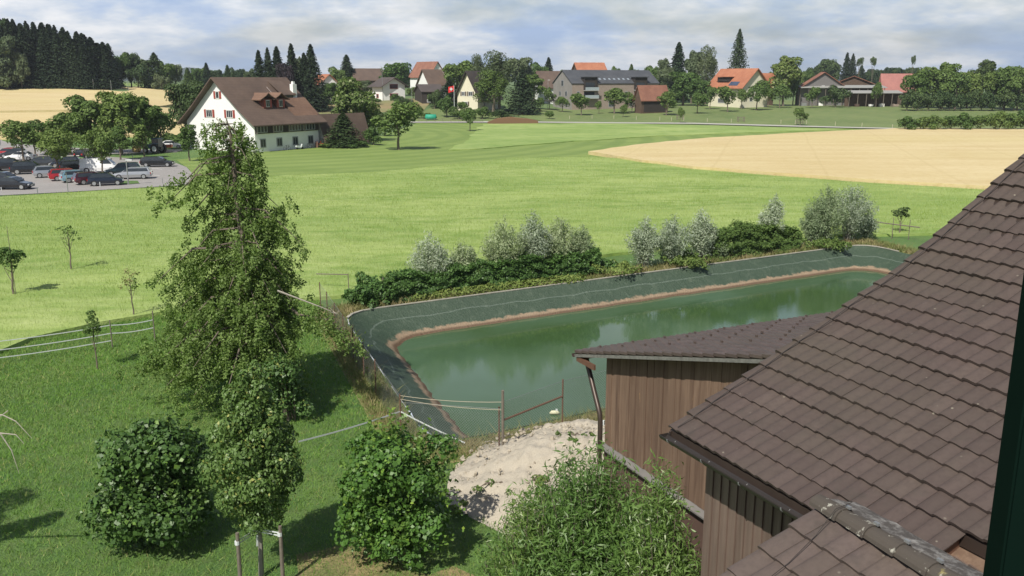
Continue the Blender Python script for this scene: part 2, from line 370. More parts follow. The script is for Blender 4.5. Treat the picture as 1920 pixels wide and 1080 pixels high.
# pond corners (rim)
PFL=G(640,588); PFR=G(1624,458); PNL=G(812,838)
dF=(PFR-PFL); PNR=PNL+dF
def rimloop(inset,seed=0,rc=2.2):
    C=[PNL,PNR,PFR,PFL]; n=4; out_=[]
    cen=sum(C,Vector())/4
    ins=[]
    for i in range(4):
        p=C[i]; a=(C[(i-1)%4]-p).normalized(); b=(C[(i+1)%4]-p).normalized()
        sn=abs(a.cross(b).z); sc_=(.55,1,1,1.2) if inset>0 else (1,1,1,1); ins.append(p+a*(inset*sc_[i]/sn)+b*(inset*sc_[(i-1)%4]/sn))
    for i in range(4):
        p=ins[i]; a=(ins[(i-1)%4]-p).normalized(); b=(ins[(i+1)%4]-p).normalized()
        r=rc
        for k in range(5):
            t=k/4; q=(p+a*r)*(1-t)**2+p*2*t*(1-t)+(p+b*r)*t*t
            out_.append(q)
        nxt=ins[(i+1)%4]; s0=p+b*r; s1=nxt-b*r
        for k in range(1,24): out_.append(s0.lerp(s1,k/24))
    return out_
RIM=rimloop(0)
gx=[-1500,-800,-400,-280,-200,-150,-120,-100,-80,-60,-45,-30,-20,-10,0,10,20,30,45,60,80,100,120,150,200,280,400,800,1500]
gy=[-10,10,20,30,40,50,60,80,100,130,160,185,200,220,235,240,248,255,262,280,300,320,330,340,360,400,450,520,600,700,1000,1600,2600]
ground=clipgrid('ground',[(-2600,-20),(2600,-20),(2600,4200),(-2600,4200)],M_lawn,0,(gx,gy),holes=[[(p.x,p.y) for p in RIM]])
ground.data.materials.append(M_far)
for p in ground.data.polygons:
    if p.center.y>200: p.material_index=1
S=(20.0,12.0); HAZE=.00015
crop_edge=[(-60,690),(60,640),(180,612),(300,592),(430,585),(560,566),(640,560),(700,541),(900,512),(1150,480),(1500,446),(1760,441),(2300,470)]
crop_top=[(2400,420),(1990,372),(1860,360),(1600,344),(1420,330),(1310,320),(1200,303),(1110,296),(960,299),(840,312),(700,326),(540,331),(350,352),(200,360),(0,373),(-500,392)]
CROP=pxpoly(crop_edge+crop_top)
M_all=[('field',CROP)]
crop=clipgrid('crop_field',wobble(CROP,.35,3),M_crop,.22,(10.,10.),skirt=.22)
clipgrid('mown_meadow',pxpoly([(345,352),(540,330),(700,325),(840,311),(960,298),(1110,295),(1190,300),(1110,287),(1190,276),(1330,262),(1500,252),(1680,246),(1660,243),(1400,236),(1150,231),(780,231),(690,262),(500,283),(330,300),(356,318)]),M_mown,.03,S)
clipgrid('crop_strip',wobble(pxpoly([(905,233),(1150,232),(1400,238),(1600,243),(1460,248),(1230,256),(1050,268),(930,278),(840,283),(880,260)]),.8,5),M_crop,.18,S,skirt=.2)
clipgrid('wheat_field',wobble(pxpoly([(1103,290),(1180,303),(1300,320),(1420,329),(1600,343),(1860,359),(2400,392),(2600,246),(1900,245),(1700,244),(1560,250),(1330,263),(1190,277)]),.5,4),M_wheat,.6,S,skirt=.6)
clipgrid('far_wheat_field',wobble(pxpoly([(-260,166),(0,165),(200,165),(338,166),(338,196),(240,206),(120,210),(0,212),(-260,213)]),.8,8),M_wheat,.6,(30.,12.),skirt=.6)
clipgrid('left_wheat_field',wobble(pxpoly([(-260,217),(0,216),(130,214),(340,205),(345,258),(140,262),(0,262),(-260,262)]),.8,8),M_wheat,.6,(20.,10.),skirt=.6)
clipgrid('far_meadow',pxpoly([(200,163),(345,163),(360,155),(230,156)]),M_mown,.1,(30.,20.))
clipgrid('village_meadow',pxpoly([(1020,228),(1680,243),(2500,246),(2500,196),(1700,196),(1440,187),(1250,196),(1020,203),(960,216)]),M_mead,.05,S)
clipgrid('slope_meadow',pxpoly([(600,222),(700,210),(790,212),(815,186),(700,184),(590,184),(560,200)]),M_brownm,.06,(12.,8.))
clipgrid('garden_meadow',pxpoly([(560,229),(940,228),(960,216),(820,196),(790,212),(600,222)]),M_mead,.07,(12.,8.))
road=clipgrid('field_path',pxpoly([(770,229.3),(1000,229),(1300,231.5),(1680,241.5),(1690,243.6),(1300,233.8),(1000,231.2),(770,231.4)]),M_path,.24,S)
PARK=pxpoly([(-300,395),(0,367),(120,361),(240,354),(345,347.5),(358,340),(362,328),(350,314),(325,304),(290,299),(240,297),(200,294),(150,290),(90,283),(0,262),(-300,258)])
park=clipgrid('parking_lot',PARK,M_asph,.05,(14.,10.))
clipgrid('access_road',pxpoly([(60,283),(180,290),(330,286),(345,281),(180,280),(80,274),(0,268),(0,262),(-300,258),(-300,290)]),M_asph,.06,S)
# bay lines
ml=MB()
for (a,b_,c,d) in [(120,331,140,335),(40,352,75,353),(262,327,300,330),(285,316,305,318),(300,306,318,309),(235,342,262,344),(130,342,150,345),(20,333,45,337)]:
    p=G(a,b_);q=G(c,d); ml.beam((p.x,p.y,.058),(q.x,q.y,.058),.14,.008)
tag(ml.build('parking_markings',flat('road_paint',(.6,.6,.58),.8)),None,kind='structure')
# grass island in the lot
clipgrid('grass_island',wobble(pxpoly([(222,347),(262,345),(258,340),(230,340)]),.3,2),M_lawn,.09,S)
# dry verges round the pond
OUT=rimloop(-1.6)
nR=len(RIM)
dry=clipgrid('dry_verge',wobble([(p.x,p.y) for p in OUT],.45,1.3,5),M_dry,.012,(6.,6.),holes=[[(p.x+ (c.x-p.x)*.0,p.y) for p,c in zip(rimloop(-.12),OUT)]])
# ------------------------------------------------------------ pond
def liner_mat():
    b=NB('pond_liner'); v=b.coord('World'); sepx=b.n('ShaderNodeSeparateXYZ'); g=b.N.new('ShaderNodeNewGeometry'); b.L.new(g.outputs['Position'],sepx.inputs[0])
    a=b.noise(v,.5,5,.6); st=b.noise(b.coord('World',(1,1,.15)),2.2,6,.7); fine=b.noise(b.coord('World',(3,3,.6),(.2,.1,.6)),3.0,5,.75)
    col=b.mix(a,(.034,.060,.036),(.056,.088,.056))
    col=b.mix(b.ramp(st,[(.52,0.),(.76,.5)]),col,(.14,.175,.125)); col=b.mix(b.ramp(fine,[(.58,0.),(.74,.45)]),col,(.20,.23,.17))
    zz=b.math('ADD',sepx.outputs[2],b.math('MULTIPLY',b.math('SUBTRACT',b.noise(v,1.7,6,.7),.5),.5))
    mud=b.ramp(b.math('ADD',zz,1.35),[(.25,1.),(.33,0.)])
    mudc=b.mix(b.noise(v,2.5,5,.7),(.24,.165,.10),(.36,.27,.185)); mudc=b.mix(b.ramp(b.math('ADD',sepx.outputs[2],1.35),[(.12,1.),(.2,0.)]),mudc,(.13,.08,.045))
    col=b.mix(mud,col,mudc)
    crease=b.ramp(b.math('ABSOLUTE',b.math('ADD',sepx.outputs[2],b.math('ADD',.52,b.math('MULTIPLY',b.math('SUBTRACT',a,.5),.3)))),[(.01,.3),(.03,0.)])
    col=b.mix(crease,col,(.26,.31,.27))
    m=b.col(col,.5); b.bump(b.math('ADD',st,fine),.8,.10); return m
levels=[(0,0.02),(.16,-.14),(.8,-.55),(1.45,-1.0),(2.1,-1.45),(3.0,-2.4),(4.2,-2.8)]
V=[];F=[]
rings=[rimloop(i,rc=2.2+.3*i) for i,_ in levels]; rg=np.random.default_rng(4)
for (i,z),rr in zip(levels,rings):
    for p in rr: V.append((p.x+rg.normal(0,.03),p.y+rg.normal(0,.03),z+(rg.normal(0,.03) if i>.2 else 0)))
for k in range(len(levels)-1):
    for j in range(nR): F.append((k*nR+j,k*nR+(j+1)%nR,(k+1)*nR+(j+1)%nR,(k+1)*nR+j))
F.append(tuple((len(levels)-1)*nR+j for j in range(nR)))
me=bpy.data.meshes.new('pond_liner'); me.from_pydata(V,[],F); me.update()
lo=link('pond_liner',me,liner_mat(),smooth=True); tag(lo,'green plastic liner on the sloping bank of the pond',kind='structure')
WZ=-1.3
b=NB('pond_water'); v=b.coord('World'); wn=b.noise(v,.09,3,.5)
mw=b.col(b.mix(b.ramp(wn,[(.4,0.),(.6,1.)]),(.045,.088,.032),(.07,.125,.072)),.03); b.b.inputs['IOR'].default_value=1.34
rip=b.noise(b.coord('World',(1,1.6,1)),5.5,3,.6); mask=b.ramp(b.noise(b.coord('World',(1,1,1),(0,0,.4)),.12,2,.4),[(.38,.25),(.6,1.)])
b.bump(b.math('MULTIPLY',rip,mask),.3,.010)
wr=rimloop(1.78); wm=MB(); wm.add([(p.x,p.y,WZ) for p in wr],[tuple(range(nR))]); wo=wm.build('water',mw); tag(wo,'murky green water of the lined pond',kind='structure')
# pale folded edge of the liner
em=MB(); r1=rimloop(-.09); r2=rimloop(.03); rgr=random.Random(3)
for j in range(nR):
    k=(j+1)%nR; h=.05
    if not (54<=j<=86): continue
    em.add([(r1[j].x,r1[j].y,.03),(r1[k].x,r1[k].y,.03),(r2[k].x,r2[k].y,.03),(r2[j].x,r2[j].y,.03),(r1[j].x,r1[j].y,.03+h),(r1[k].x,r1[k].y,.03+h),(r2[k].x,r2[k].y,.03+h),(r2[j].x,r2[j].y,.03+h)],[(4,5,6,7),(0,1,5,4),(2,3,7,6)])
tag(em.build('liner_edge_strip',flat('pale_edge',(.40,.38,.32),.9,var=.3,scale=2)),'pale gravel edging strip along the rim of the pond','edging')
# ------------------------------------------------------------ scattered blades
def blades(name,poly,n,h,wd,mat,seed,zoff=0,lean=.5,dens=None,holes=(),lab=None,clump=0):
    rg=np.random.default_rng(seed); P=np.array(poly); lo_,hi=P.min(0),P.max(0)
    def inside(Q,pl):
        pl=np.array(pl); x,y=Q[:,0],Q[:,1]; c=np.zeros(len(Q),bool); j=len(pl)-1
        for i in range(len(pl)):
            xi,yi=pl[i]; xj,yj=pl[j]
            if yi!=yj:
                c^=((yi>y)!=(yj>y))&(x<(xj-xi)*(y-yi)/(yj-yi)+xi)
            j=i
        return c
    acc=[]; tot=0
    while tot<n:
        Q=rg.uniform(lo_,hi,(n,2)); k=inside(Q,poly)
        for hh in holes: k&=~inside(Q,hh)
        if dens is not None: k&=rg.random(n)<dens(Q[:,0],Q[:,1])
        dep=Q[:,1]*CP+CZ*SP; px=960+FPX*Q[:,0]/np.maximum(dep,1); k&=(px>-250)&(px<2170)
        Q=Q[k]; acc.append(Q); tot+=len(Q)
        if len(acc)>60: break
    Q=np.concatenate(acc)[:n]; n=len(Q)
    z=hfun(Q[:,0],Q[:,1])+zoff
    dist=np.hypot(Q[:,0],Q[:,1]); sc=np.clip(dist/30,.7,3.2)
    a=rg.uniform(0,2*PI,n); hh=h*np.exp(rg.normal(0,.3,n)); ww=wd*sc
    base=np.stack([Q[:,0],Q[:,1],z],1); side=np.stack([np.cos(a),np.sin(a),0*a],1)*ww[:,None]/2
    tip=base+np.stack([rg.normal(0,lean,n)*hh,rg.normal(0,lean,n)*hh,hh],1)
    V=np.stack([base-side,base+side,tip],1).reshape(-1,3)
    me=npmesh(name,V,np.arange(n*3).reshape(-1,3)); o=link(name,me,mat); tag(o,lab,kind='stuff'); return o
lawnpoly=[(-34,14),(6,14),(6,24),(0.5,28.5),(-3,29),(-12,52),(-30,62),(-60,60)]
pondh=[(p.x,p.y) for p in rimloop(-.1)]
blades('lawn_grass_tufts',lawnpoly,300000,.10,.022,LM['blade'],11,0,.6,holes=[pondh],lab='short green grass of the lawn below the trees')
cropnear=[p for p in CROP if p[1]<150]
def cd_(x,y): return np.clip((60/np.maximum(y,30))**1.4,.05,1)
blades('crop_blades',CROP,300000,.24,.014,LM['flax'],12,.12,.3,cd_,lab='fine light green crop blades of the field beyond the pond')
ring_o=[(p.x,p.y) for p in rimloop(-1.5)]
blades('verge_dry_grass',ring_o,26000,.28,.03,LM['drygrass'],13,0,.6,holes=[pondh],lab='dry straw coloured grass on the pond verge')
# ------------------------------------------------------------ tree prototypes
def limb_tree(rg,h,r0,crown_c,crown_r,nl=7,lean=(0,0),sides=7):
    """trunk with limbs reaching into the crown"""
    m=MB(); top=Vector((lean[0],lean[1],h)); pts=[Vector((0,0,-.1))]+[Vector((lean[0]*t*t+rg.normal(0,.012*h),lean[1]*t*t+rg.normal(0,.012*h),h*t)) for t in (.2,.4,.6,.8,1)]
    m.tube(pts,[r0*1.25,r0,r0*.8,r0*.62,r0*.42,r0*.15],sides)
    for i in range(nl):
        t=.35+.55*i/nl; k=min(int(t*5),4); p=pts[k].lerp(pts[k+1],t*5-k); a=i*2.4+rg.uniform(0,1)
        q=Vector((crown_c[0]+math.cos(a)*crown_r[0]*.75,crown_c[1]+math.sin(a)*crown_r[0]*.75,min(crown_c[2]+crown_r[1]*rg.uniform(-.3,.7),h*1.0+crown_r[1]*.2)))
        mid=p.lerp(q,.5)+Vector((0,0,-.05*h*rg.uniform(0,1)))
        m.tube([p,mid,q],[r0*.42,r0*.27,r0*.07],5)
    return m
def protobroad(seed,h=10,wd=8,base=.06,nlobes=20,n=6200,size=.44,flat_=1.0,trunk_r=.24,aspect=.75,droop=0,inner=.25,sub=0.0,top=1.0):
    rg=np.random.default_rng(seed); lobes=[]
    cz=h*(base+1)/2; rz=h*(1-base)/2
    for i in range(nlobes):
        d=rg.normal(size=3); d/=np.linalg.norm(d)
        if d[2]<-.5: d[2]*=-.5
        f=rg.uniform(.5,.85); r=rg.uniform(.2,.40)
        wz=1-max(0,d[2])*sub
        lobes.append((d[0]*wd/2*f*wz,d[1]*wd/2*f*wz,cz+d[2]*rz*f*top,r*wd/2,r*wd/2,r*wd/2*rg.uniform(.75,1.1)*flat_))
    lobes.append((0,0,cz,wd*.28,wd*.28,rz*.65))
    cm=crown_mesh('crown',rg,lobes,n,size,aspect,droop=droop,inner=inner,wob=.10,wf=2.4)
    tm=limb_tree(rg,h*.82,trunk_r,(0,0,cz),(wd/2*.8,rz*.8))
    return cm,tm,h,wd
def protoconifer(seed,h=20,wd=7,layers=30,n=5600,size=.66,base=.06,power=.85,droop=.35,gap=.0):
    rg=np.random.default_rng(seed); P=[];Nn=[]
    t=rg.random(n)**1.35; t=base+(1-base)*t
    lay=np.round(t*layers)/layers+rg.normal(0,.25/layers,n); lay=np.clip(lay,base,1)
    R_=wd/2*((1-lay)/(1-base))**power+.12
    nb=9; a0=rg.integers(0,nb,n)*2*PI/nb+lay*37.0; a=a0+rg.normal(0,.17,n)
    branchlen=1+.28*np.sin(a0*5.3+lay*71)+.12*np.sin(a0*3+11*lay); rr=rg.random(n)**.55*R_*branchlen
    z=lay*h-droop*rr*.6+rg.normal(0,.12,n)
    P=np.stack([np.cos(a)*rr,np.sin(a)*rr,np.clip(z,.1,h)],1)
    Nn=np.stack([np.cos(a)*.5,np.sin(a)*.5,np.full(n,.8)],1)+rg.normal(0,.4,(n,3))
    me=npmesh('crown',leaf_arr(rg,P,Nn,size,.5,.5),quads(n))
    m=MB(); m.tube([(0,0,-.1),(0,0,h*.5),(0,0,h*.99)],[h*.014,h*.009,.02],7)
    return me,m,h,wd
protos={}
protos['broadA']=protobroad(1); protos['broadB']=protobroad(2,nlobes=26,base=.03,n=7000); protos['broadC']=protobroad(3,h=12,wd=8,base=.05,nlobes=28,n=7600,sub=.3)
protos['orchard']=protobroad(4,h=5,wd=4.6,base=.18,nlobes=16,n=3000,size=.27,trunk_r=.1,inner=.3); protos['orchardB']=protobroad(5,h=5,wd=4.2,base=.16,nlobes=14,n=2600,size=.26,trunk_r=.1)
protos['shrub']=protobroad(6,h=4,wd=5,base=.0,nlobes=14,n=3400,size=.3,trunk_r=.12); protos['shrubB']=protobroad(7,h=4,wd=4.4,base=.02,nlobes=10,n=2600,size=.28,trunk_r=.1)
protos['weeping']=protobroad(8,h=16,wd=9,base=.06,nlobes=24,n=8200,size=.42,trunk_r=.28,aspect=.45,droop=1.6,sub=.5,flat_=1.5)
protos['hornbeam']=protobroad(9,h=8,wd=4.6,base=.10,nlobes=18,n=4200,size=.3,trunk_r=.14,sub=.1)
protos['street']=protobroad(10,h=7,wd=6.4,base=.18,nlobes=18,n=4600,size=.3,trunk_r=.14)
protos['spruceA']=protoconifer(20); protos['spruceB']=protoconifer(21,wd=8,layers=24); protos['spruceC']=protoconifer(22,wd=6,power=.7,layers=34)
protos['sequoia']=protoconifer(23,h=24,wd=11,power=.8,layers=40,n=7000,size=.65,droop=.15)
protos['umbrella']=protobroad(24,h=12,wd=6,base=.72,nlobes=9,n=1500,size=.4,trunk_r=.16)
PM={}
def tree(kind,lm,label,name='tree',px=None,top=None,wpx=None,Y=None,base=None,P=None,h=None,wd=None,group=None,cat=None,rot=None,barkm=None):
    cm,tm,ph,pw=protos[kind]
    if kind not in PM:
        t=tm.build('trunk',[bark]); PM[kind]=t.data; bpy.data.objects.remove(t)
    if P is None: P=XY(px,Y) if Y else G(px,base)
    if h is None: h=max(1.0,ZT(P,top))
    if wd is None: wd=wpx*MPX(P)*(1.55 if kind.startswith('spruce') else 1.2 if kind=='sequoia' else 1.08)
    o=empty(name,P,random.uniform(0,6.28) if rot is None else rot); o.scale=(wd/pw,wd/pw,h/ph)
    c=bpy.data.objects.new('crown',cm); COL.objects.link(c); c.parent=o
    if not cm.materials: cm.materials.append(LM['broad'])
    c.material_slots[0].link='OBJECT'; c.material_slots[0].material=LM[lm]
    t=bpy.data.objects.new('trunk',PM[kind]); COL.objects.link(t); t.parent=o
    if name in('shrub','bush'): t.name='stem'
    tag(o,label,cat or ('shrub' if name in ('shrub','bush') else 'tree'),group); return o
#@@VEG@@
# ------------------------------------------------------------ roofs with real tiles
def tile_mat(name,c1,c2,c3,spot=True):
    b=NB(name); g=b.N.new('ShaderNodeNewGeometry'); r=g.outputs['Random Per Island']; v=b.coord('World')
    n=b.noise(v,.5,4,.6); f=b.noise(v,14,4,.7)
    col=b.mix(r,c1,c2); col=b.mix(b.ramp(n,[(.42,0.),(.66,.75)]),col,c3); st3=b.noise(b.coord('World',(1,1,.6)),1.7,6,.7); col=b.mix(b.ramp(st3,[(.56,0.),(.74,.55)]),col,(.05,.046,.036)); col=b.mix(b.ramp(r,[(.955,0.),(.96,.12)]),col,(.13,.10,.08)); col=b.mix(b.ramp(f,[(.3,.35),(.55,0.)]),col,tuple(x*.6 for x in c1))
    if spot:
        vo=b.n('ShaderNodeTexVoronoi'); vo.inputs['Scale'].default_value=1.35; b.L.new(v,vo.inputs['Vector'])
        col=b.mix(b.ramp(vo.outputs['Distance'],[(.035,.9),(.05,0.)]),col,(.55,.53,.48))
        vo2=b.n('ShaderNodeTexVoronoi'); vo2.inputs['Scale'].default_value=5; b.L.new(v,vo2.inputs['Vector'])
        col=b.mix(b.math('MULTIPLY',b.ramp(vo2.outputs['Distance'],[(.05,.7),(.09,0.)]),b.ramp(b.noise(v,.8,3),[(.5,0.),(.62,1.)])),col,(.34,.31,.24))
    m=b.col(col,.62); b.b.inputs['Specular IOR Level'].default_value=.35; b.bump(f,.25,.01); return m
def tiled(name,mat,E,e,rows,s_of,tw,parent=None,wave=.026,lip=.042,th=.03,seed=0,up=(0,0,1)):
    """rows: list of (r,z) along the slope; s_of(i)->(s0,s1) range along -e of course i; each tile its own island"""
    rg=random.Random(seed); e=Vector(e); u=Vector((e.y,-e.x,0)); V=[];F=[]
    prof=[(0,0.0),(.06,.55),(.16,.9),(.30,1.0),(.48,.85),(.66,.5),(.82,.22),(.93,.12),(1.0,.10)]
    for i in range(len(rows)-1):
        (r0,z0),(r1,z1)=rows[i],rows[i+1]; s0,s1=s_of(i)
        nx,nz=-(z1-z0),(r1-r0); ln=math.hypot(nx,nz); nn=u*(nx/ln)+Vector((0,0,nz/ln))
        a=E+u*r0+Vector((0,0,z0)); b_=E+u*r1+Vector((0,0,z1)); d=(b_-a); ext=d.normalized()*.05
        k0=int(math.floor(s0/tw)); k1=int(math.ceil(s1/tw))
        for k in range(k0,k1):
            j=rg.uniform(-.006,.007)+.010*math.sin(k*.21+i*1.3); jl=rg.uniform(0,.012)+.004*math.sin(k*.5+i); k_=len(V); ni=len(prof)
            for (t,hh) in prof:
                s=(k+t)*tw; off=-e*s; w_=hh*wave
                lo_=a+off-ext*.35-ext*jl*4
                V.append(lo_+nn*(w_+lip+j)); V.append(b_+off+ext+nn*(w_+j*.5-.004)); V.append(lo_+nn*(w_+lip-th))
            for q in range(ni-1):
                x=k_+q*3; y=x+3
                F.append((x,y,y+1,x+1)); F.append((x+2,y+2,y,x))
            F.append((k_,k_+1,k_+2)); x=k_+(ni-1)*3; F.append((x,x+2,x+1))
    me=bpy.data.meshes.new(name); me.from_pydata([tuple(v) for v in V],[],F); me.update()
    o=link(name,me,mat,parent); return o
M_tile=tile_mat('brown_roof_tile',(.072,.053,.046),(.092,.068,.059),(.082,.067,.052))
M_tile2=tile_mat('porch_roof_tile',(.082,.062,.056),(.118,.089,.079),(.115,.09,.068))
M_tile3=tile_mat('shed_roof_tile',(.07,.052,.045),(.10,.074,.066),(.085,.068,.055),False)
def boards_mat(name,c1,c2,c3,sc=(1,1,1)):
    b=NB(name); g=b.N.new('ShaderNodeNewGeometry'); r=g.outputs['Random Per Island']; v=b.coord('World',(6,6,.35)); w_=b.coord('World')
    n=b.noise(v,2.0,6,.65); m2=b.noise(w_,.5,4,.6); kn=b.noise(b.coord('World',(5,5,1.3)),1.7,3,.5)
    col=b.mix(r,c1,c2); col=b.mix(b.ramp(n,[(.45,0.),(.75,.75)]),col,c3); col=b.mix(b.ramp(n,[(.2,.8),(.42,0.)]),col,tuple(x*.45 for x in c1))
    col=b.mix(b.ramp(m2,[(.4,0.),(.65,.6)]),col,tuple(x*.75 for x in c2)); col=b.mix(b.ramp(kn,[(.74,0.),(.78,.8)]),col,(.42,.25,.10))
    m=b.col(col,.85); b.bump(n,.4,.01); return m
M_board=boards_mat('weathered_brown_boards',(.10,.058,.038),(.165,.105,.07),(.27,.185,.125))
M_board2=boards_mat('barn_boards',(.10,.066,.050),(.165,.115,.09),(.23,.165,.13))
M_fascia=flat('fascia_wood',(.13,.065,.04),.7,var=.25,scale=8); M_plinth=flat('red_brown_render',(.10,.058,.045),.9,var=.2); M_ledge=flat('grey_ledge',(.17,.16,.15),.8,var=.2)
M_brown=flat('brown_sheet_metal',(.075,.055,.045),.4,.4,var=.2); M_dark=flat('dark_timber_and_shade',(.035,.028,.024),.9,var=.2)
UP=Vector((0,0,1))
EE=Vector((-.43705,.89944,0)); UU=Vector((EE.y,-EE.x,0))
# --- large barn
barn=empty('barn',(4.5,8,0)); binv=Vector((-4.5,-8,0))
tag(barn,'large barn with brown tiled roof and vertical brown boards filling the lower right','barn')
E0=Vector((2.23,11.72,7.73))+binv
prof=[(0,0)]
for i in range(13): prof.append((prof[-1][0]+.312,prof[-1][1]+.1405))
for i in range(22): prof.append((prof[-1][0]+.305,prof[-1][1]+.192+ (0 if i>2 else -.02)))
def srange(i):
    return (0,3.0) if i==0 else (0,4.1) if i==1 else (0,13.5)
tr=tiled('roof_tiles',M_tile,E0,EE,prof,srange,.2,barn,seed=5)
bm_=MB()   # roof deck under the tiles
for (a,c) in ((0,2),(2,13),(13,35)):
    (r0,z0),(r1,z1)=prof[a],prof[c]; s1=13.5 if a>=2 else 4.0
    P=[E0+UU*r0+UP*(z0-.03),E0+UU*r1+UP*(z1-.03),E0+UU*r1+UP*(z1-.03)-EE*s1,E0+UU*r0+UP*(z0-.03)-EE*s1]
    bm_.prism(P,(0,0,-.14))
bm_.build('roof_deck',M_brown,barn)
rt,zt=prof[-1]
bk=MB(); a=E0+UU*rt+UP*(zt+.02); bk.prism([a,a-EE*13.5,a-EE*13.5+UU*9-UP*5.5,a+UU*9-UP*5.5],(0,0,-.15)); bk.build('rear_roof',M_tile3,barn)
# ridge tiles
rdg=MB()
for k in range(34):
    p=a-EE*(k*.4); rdg.tube([p+UP*.03,p-EE*.42+UP*.05],[.13,.15],10)
rdg.build('ridge_tiles',M_tile2,barn,smooth=True)
# saw-tooth boards of the long wall
bw=MB(); wi=.42
for k in range(42):
    s=.32+k*.17; p=E0-EE*s+UU*wi; p.z=0; q=p-EE*.178
    bw.prism([p-UU*.0,q-UU*.026,q-UU*.006,p+UU*.02],(0,0,7.72+.1))
bw.build('board_wall',M_board2,barn)
gw=MB()   # far gable wall and core
g0=E0-EE*.32+UU*(wi+.03); pts=[]
def rz(r):
    for (r0,z0),(r1,z1) in zip(prof,prof[1:]):
        if r0<=r<=r1: return z0+(z1-z0)*(r-r0)/(r1-r0)
    return prof[-1][1]
poly=[Vector((g0.x,g0.y,0))]
for r in (wi+.03,4.0,rt): q=E0-EE*.32+UU*r; poly.append(Vector((q.x,q.y,E0.z+rz(r)-.2)))
q=E0-EE*.32+UU*(rt+8.4); poly.append(Vector((q.x,q.y,E0.z+zt-5.5))); poly.append(Vector((q.x,q.y,0)))
gw.prism(poly,-EE*7.2); gw.build('gable_wall',M_board,barn)
# verge board
vb=MB()
for (a_,c_) in ((0,13),(13,35)):
    (r0,z0),(r1,z1)=prof[a_],prof[c_]
    vb.beam(E0+UU*r0+UP*(z0-.12)-EE*.03,E0+UU*r1+UP*(z1-.12)-EE*.03,.03,.16)
vb.build('verge_board',M_brown,barn)
# gutter
gt=MB(); gc=E0-UU*.065-UP*.10
n=9; ring=[(math.cos(PI+PI*i/(n-1))*.085,math.sin(PI+PI*i/(n-1))*.085) for i in range(n)]
def gutter(m,c,ed,uu,s0,s1,rad=1,sag=0):
    k=len(m.v)
    for s in (s0,s1):
        for sc in (1,.88):
            for x,z in ring: m.v.append(tuple(c-ed*s+uu*(x*sc*rad)+UP*(z*sc*rad)))
    N_=n
    for i in range(N_-1):
        m.f+= [(k+i,k+i+1,k+2*N_+i+1,k+2*N_+i),(k+N_+i+1,k+N_+i,k+3*N_+i,k+3*N_+i+1),(k+i,k+N_+i,k+N_+i+1,k+i+1)]
    m.f+=[(k,k+2*N_,k+3*N_,k+N_),(k+N_-1,k+2*N_-1,k+4*N_-1,k+3*N_-1)]
    m.mi+=[0]*(3*(N_-1)+2)
gutter(gt,gc,EE,UU,-.06,4.2,.95)
gt.add([tuple(gc+EE*.06+UU*(x*.95)+UP*z*.95) for x,z in ring],[tuple(range(n))])
gt.build('gutter',darkmetal,barn)
for k in range(6):
    m=MB(); p=gc-EE*(.15+k*.75); m.tube([p+UU*.10+UP*.04,p+UU*.09-UP*.02,p-UP*.10,p-UU*.09-UP*.02,p-UU*.095+UP*.01],.008,5); m.build('gutter_bracket',galv,barn)
# conductor wire one tile in from the verge
cw=MB(); pp=[]
for i in range(0,36,1): r,z=prof[i]; pp.append(E0+UU*r+UP*(z+.075)-EE*(.17+.012*math.sin(i*1.7)))
cw.tube(pp,.007,5); cw.build('conductor_wire',darkmetal,barn)
# cut end of the lower courses near the window
ce=MB(); p=E0-EE*4.1; 
ce.prism([p+UU*.28+UP*.10,p+UU*.98+UP*.42,p+UU*.98+UP*.05,p+UU*.28-UP*.18],-EE*.03); ce.build('cut_edge_board',M_fascia,barn)
yb=MB(); p=E0-EE*4.15; yb.prism([p-UU*.3-UP*.16,p+UU*.8+UP*.02,p+UU*.8+UP*.02-EE*4,p-UU*.3-UP*.16-EE*4],(0,0,-.04)); yb.build('soffit_board',flat('yellow_wood',(.40,.29,.15),.8,var=.25,scale=5),barn)
# --- porch roof in front
por=empty('porch',(3,8,0)); pin=Vector((-3,-8,0)); tag(por,'small porch roof with brown tiles and lichen spotted ridge at the bottom edge','porch')
R1=CAMP+ray(1480.8,988.6)*9.5+pin
a22=R(22); st=.42
EP=Vector((-.40,.9165,0)); UP_=Vector((EP.y,-EP.x,0))
E3=R1-(UP_*math.cos(a22)+UP*math.sin(a22))*st*6
prow=[(i*st*math.cos(a22),i*st*math.sin(a22)) for i in range(8)]
tiled('roof_tiles',M_tile2,E3,EP,prow,lambda i:(0,5),.255,por,wave=.024,lip=.035,seed=9)
m=MB(); a_=E3-UP*.04; b2=E3+UP_*prow[-1][0]+UP*(prow[-1][1]-.04); m.prism([a_,b2,b2-EP*5,a_-EP*5],(0,0,-.12)); m.build('roof_deck',M_brown,por)
m=MB(); 
for q in (E3+UP_*.5,): m.prism([Vector((q.x,q.y,0)),Vector((q.x,q.y,q.z+.1)),Vector((b2.x,b2.y,b2.z-.1)),Vector((b2.x,b2.y,0))],-EP*4.8)
for v in range(len(m.v)): x,y,z=m.v[v]; m.v[v]=(x-EP.x*.15,y-EP.y*.15,z)
m.build('wall',M_board2,por)
rb=E3+UP_*prow[-1][0]+UP*(prow[-1][1]+.035)
lichen=NB('lichen_ridge'); v=lichen.coord('World'); ln=lichen.noise(v,9,5,.7); l2=lichen.noise(v,2.2,3,.5); gr=lichen.N.new('ShaderNodeNewGeometry').outputs['Random Per Island']
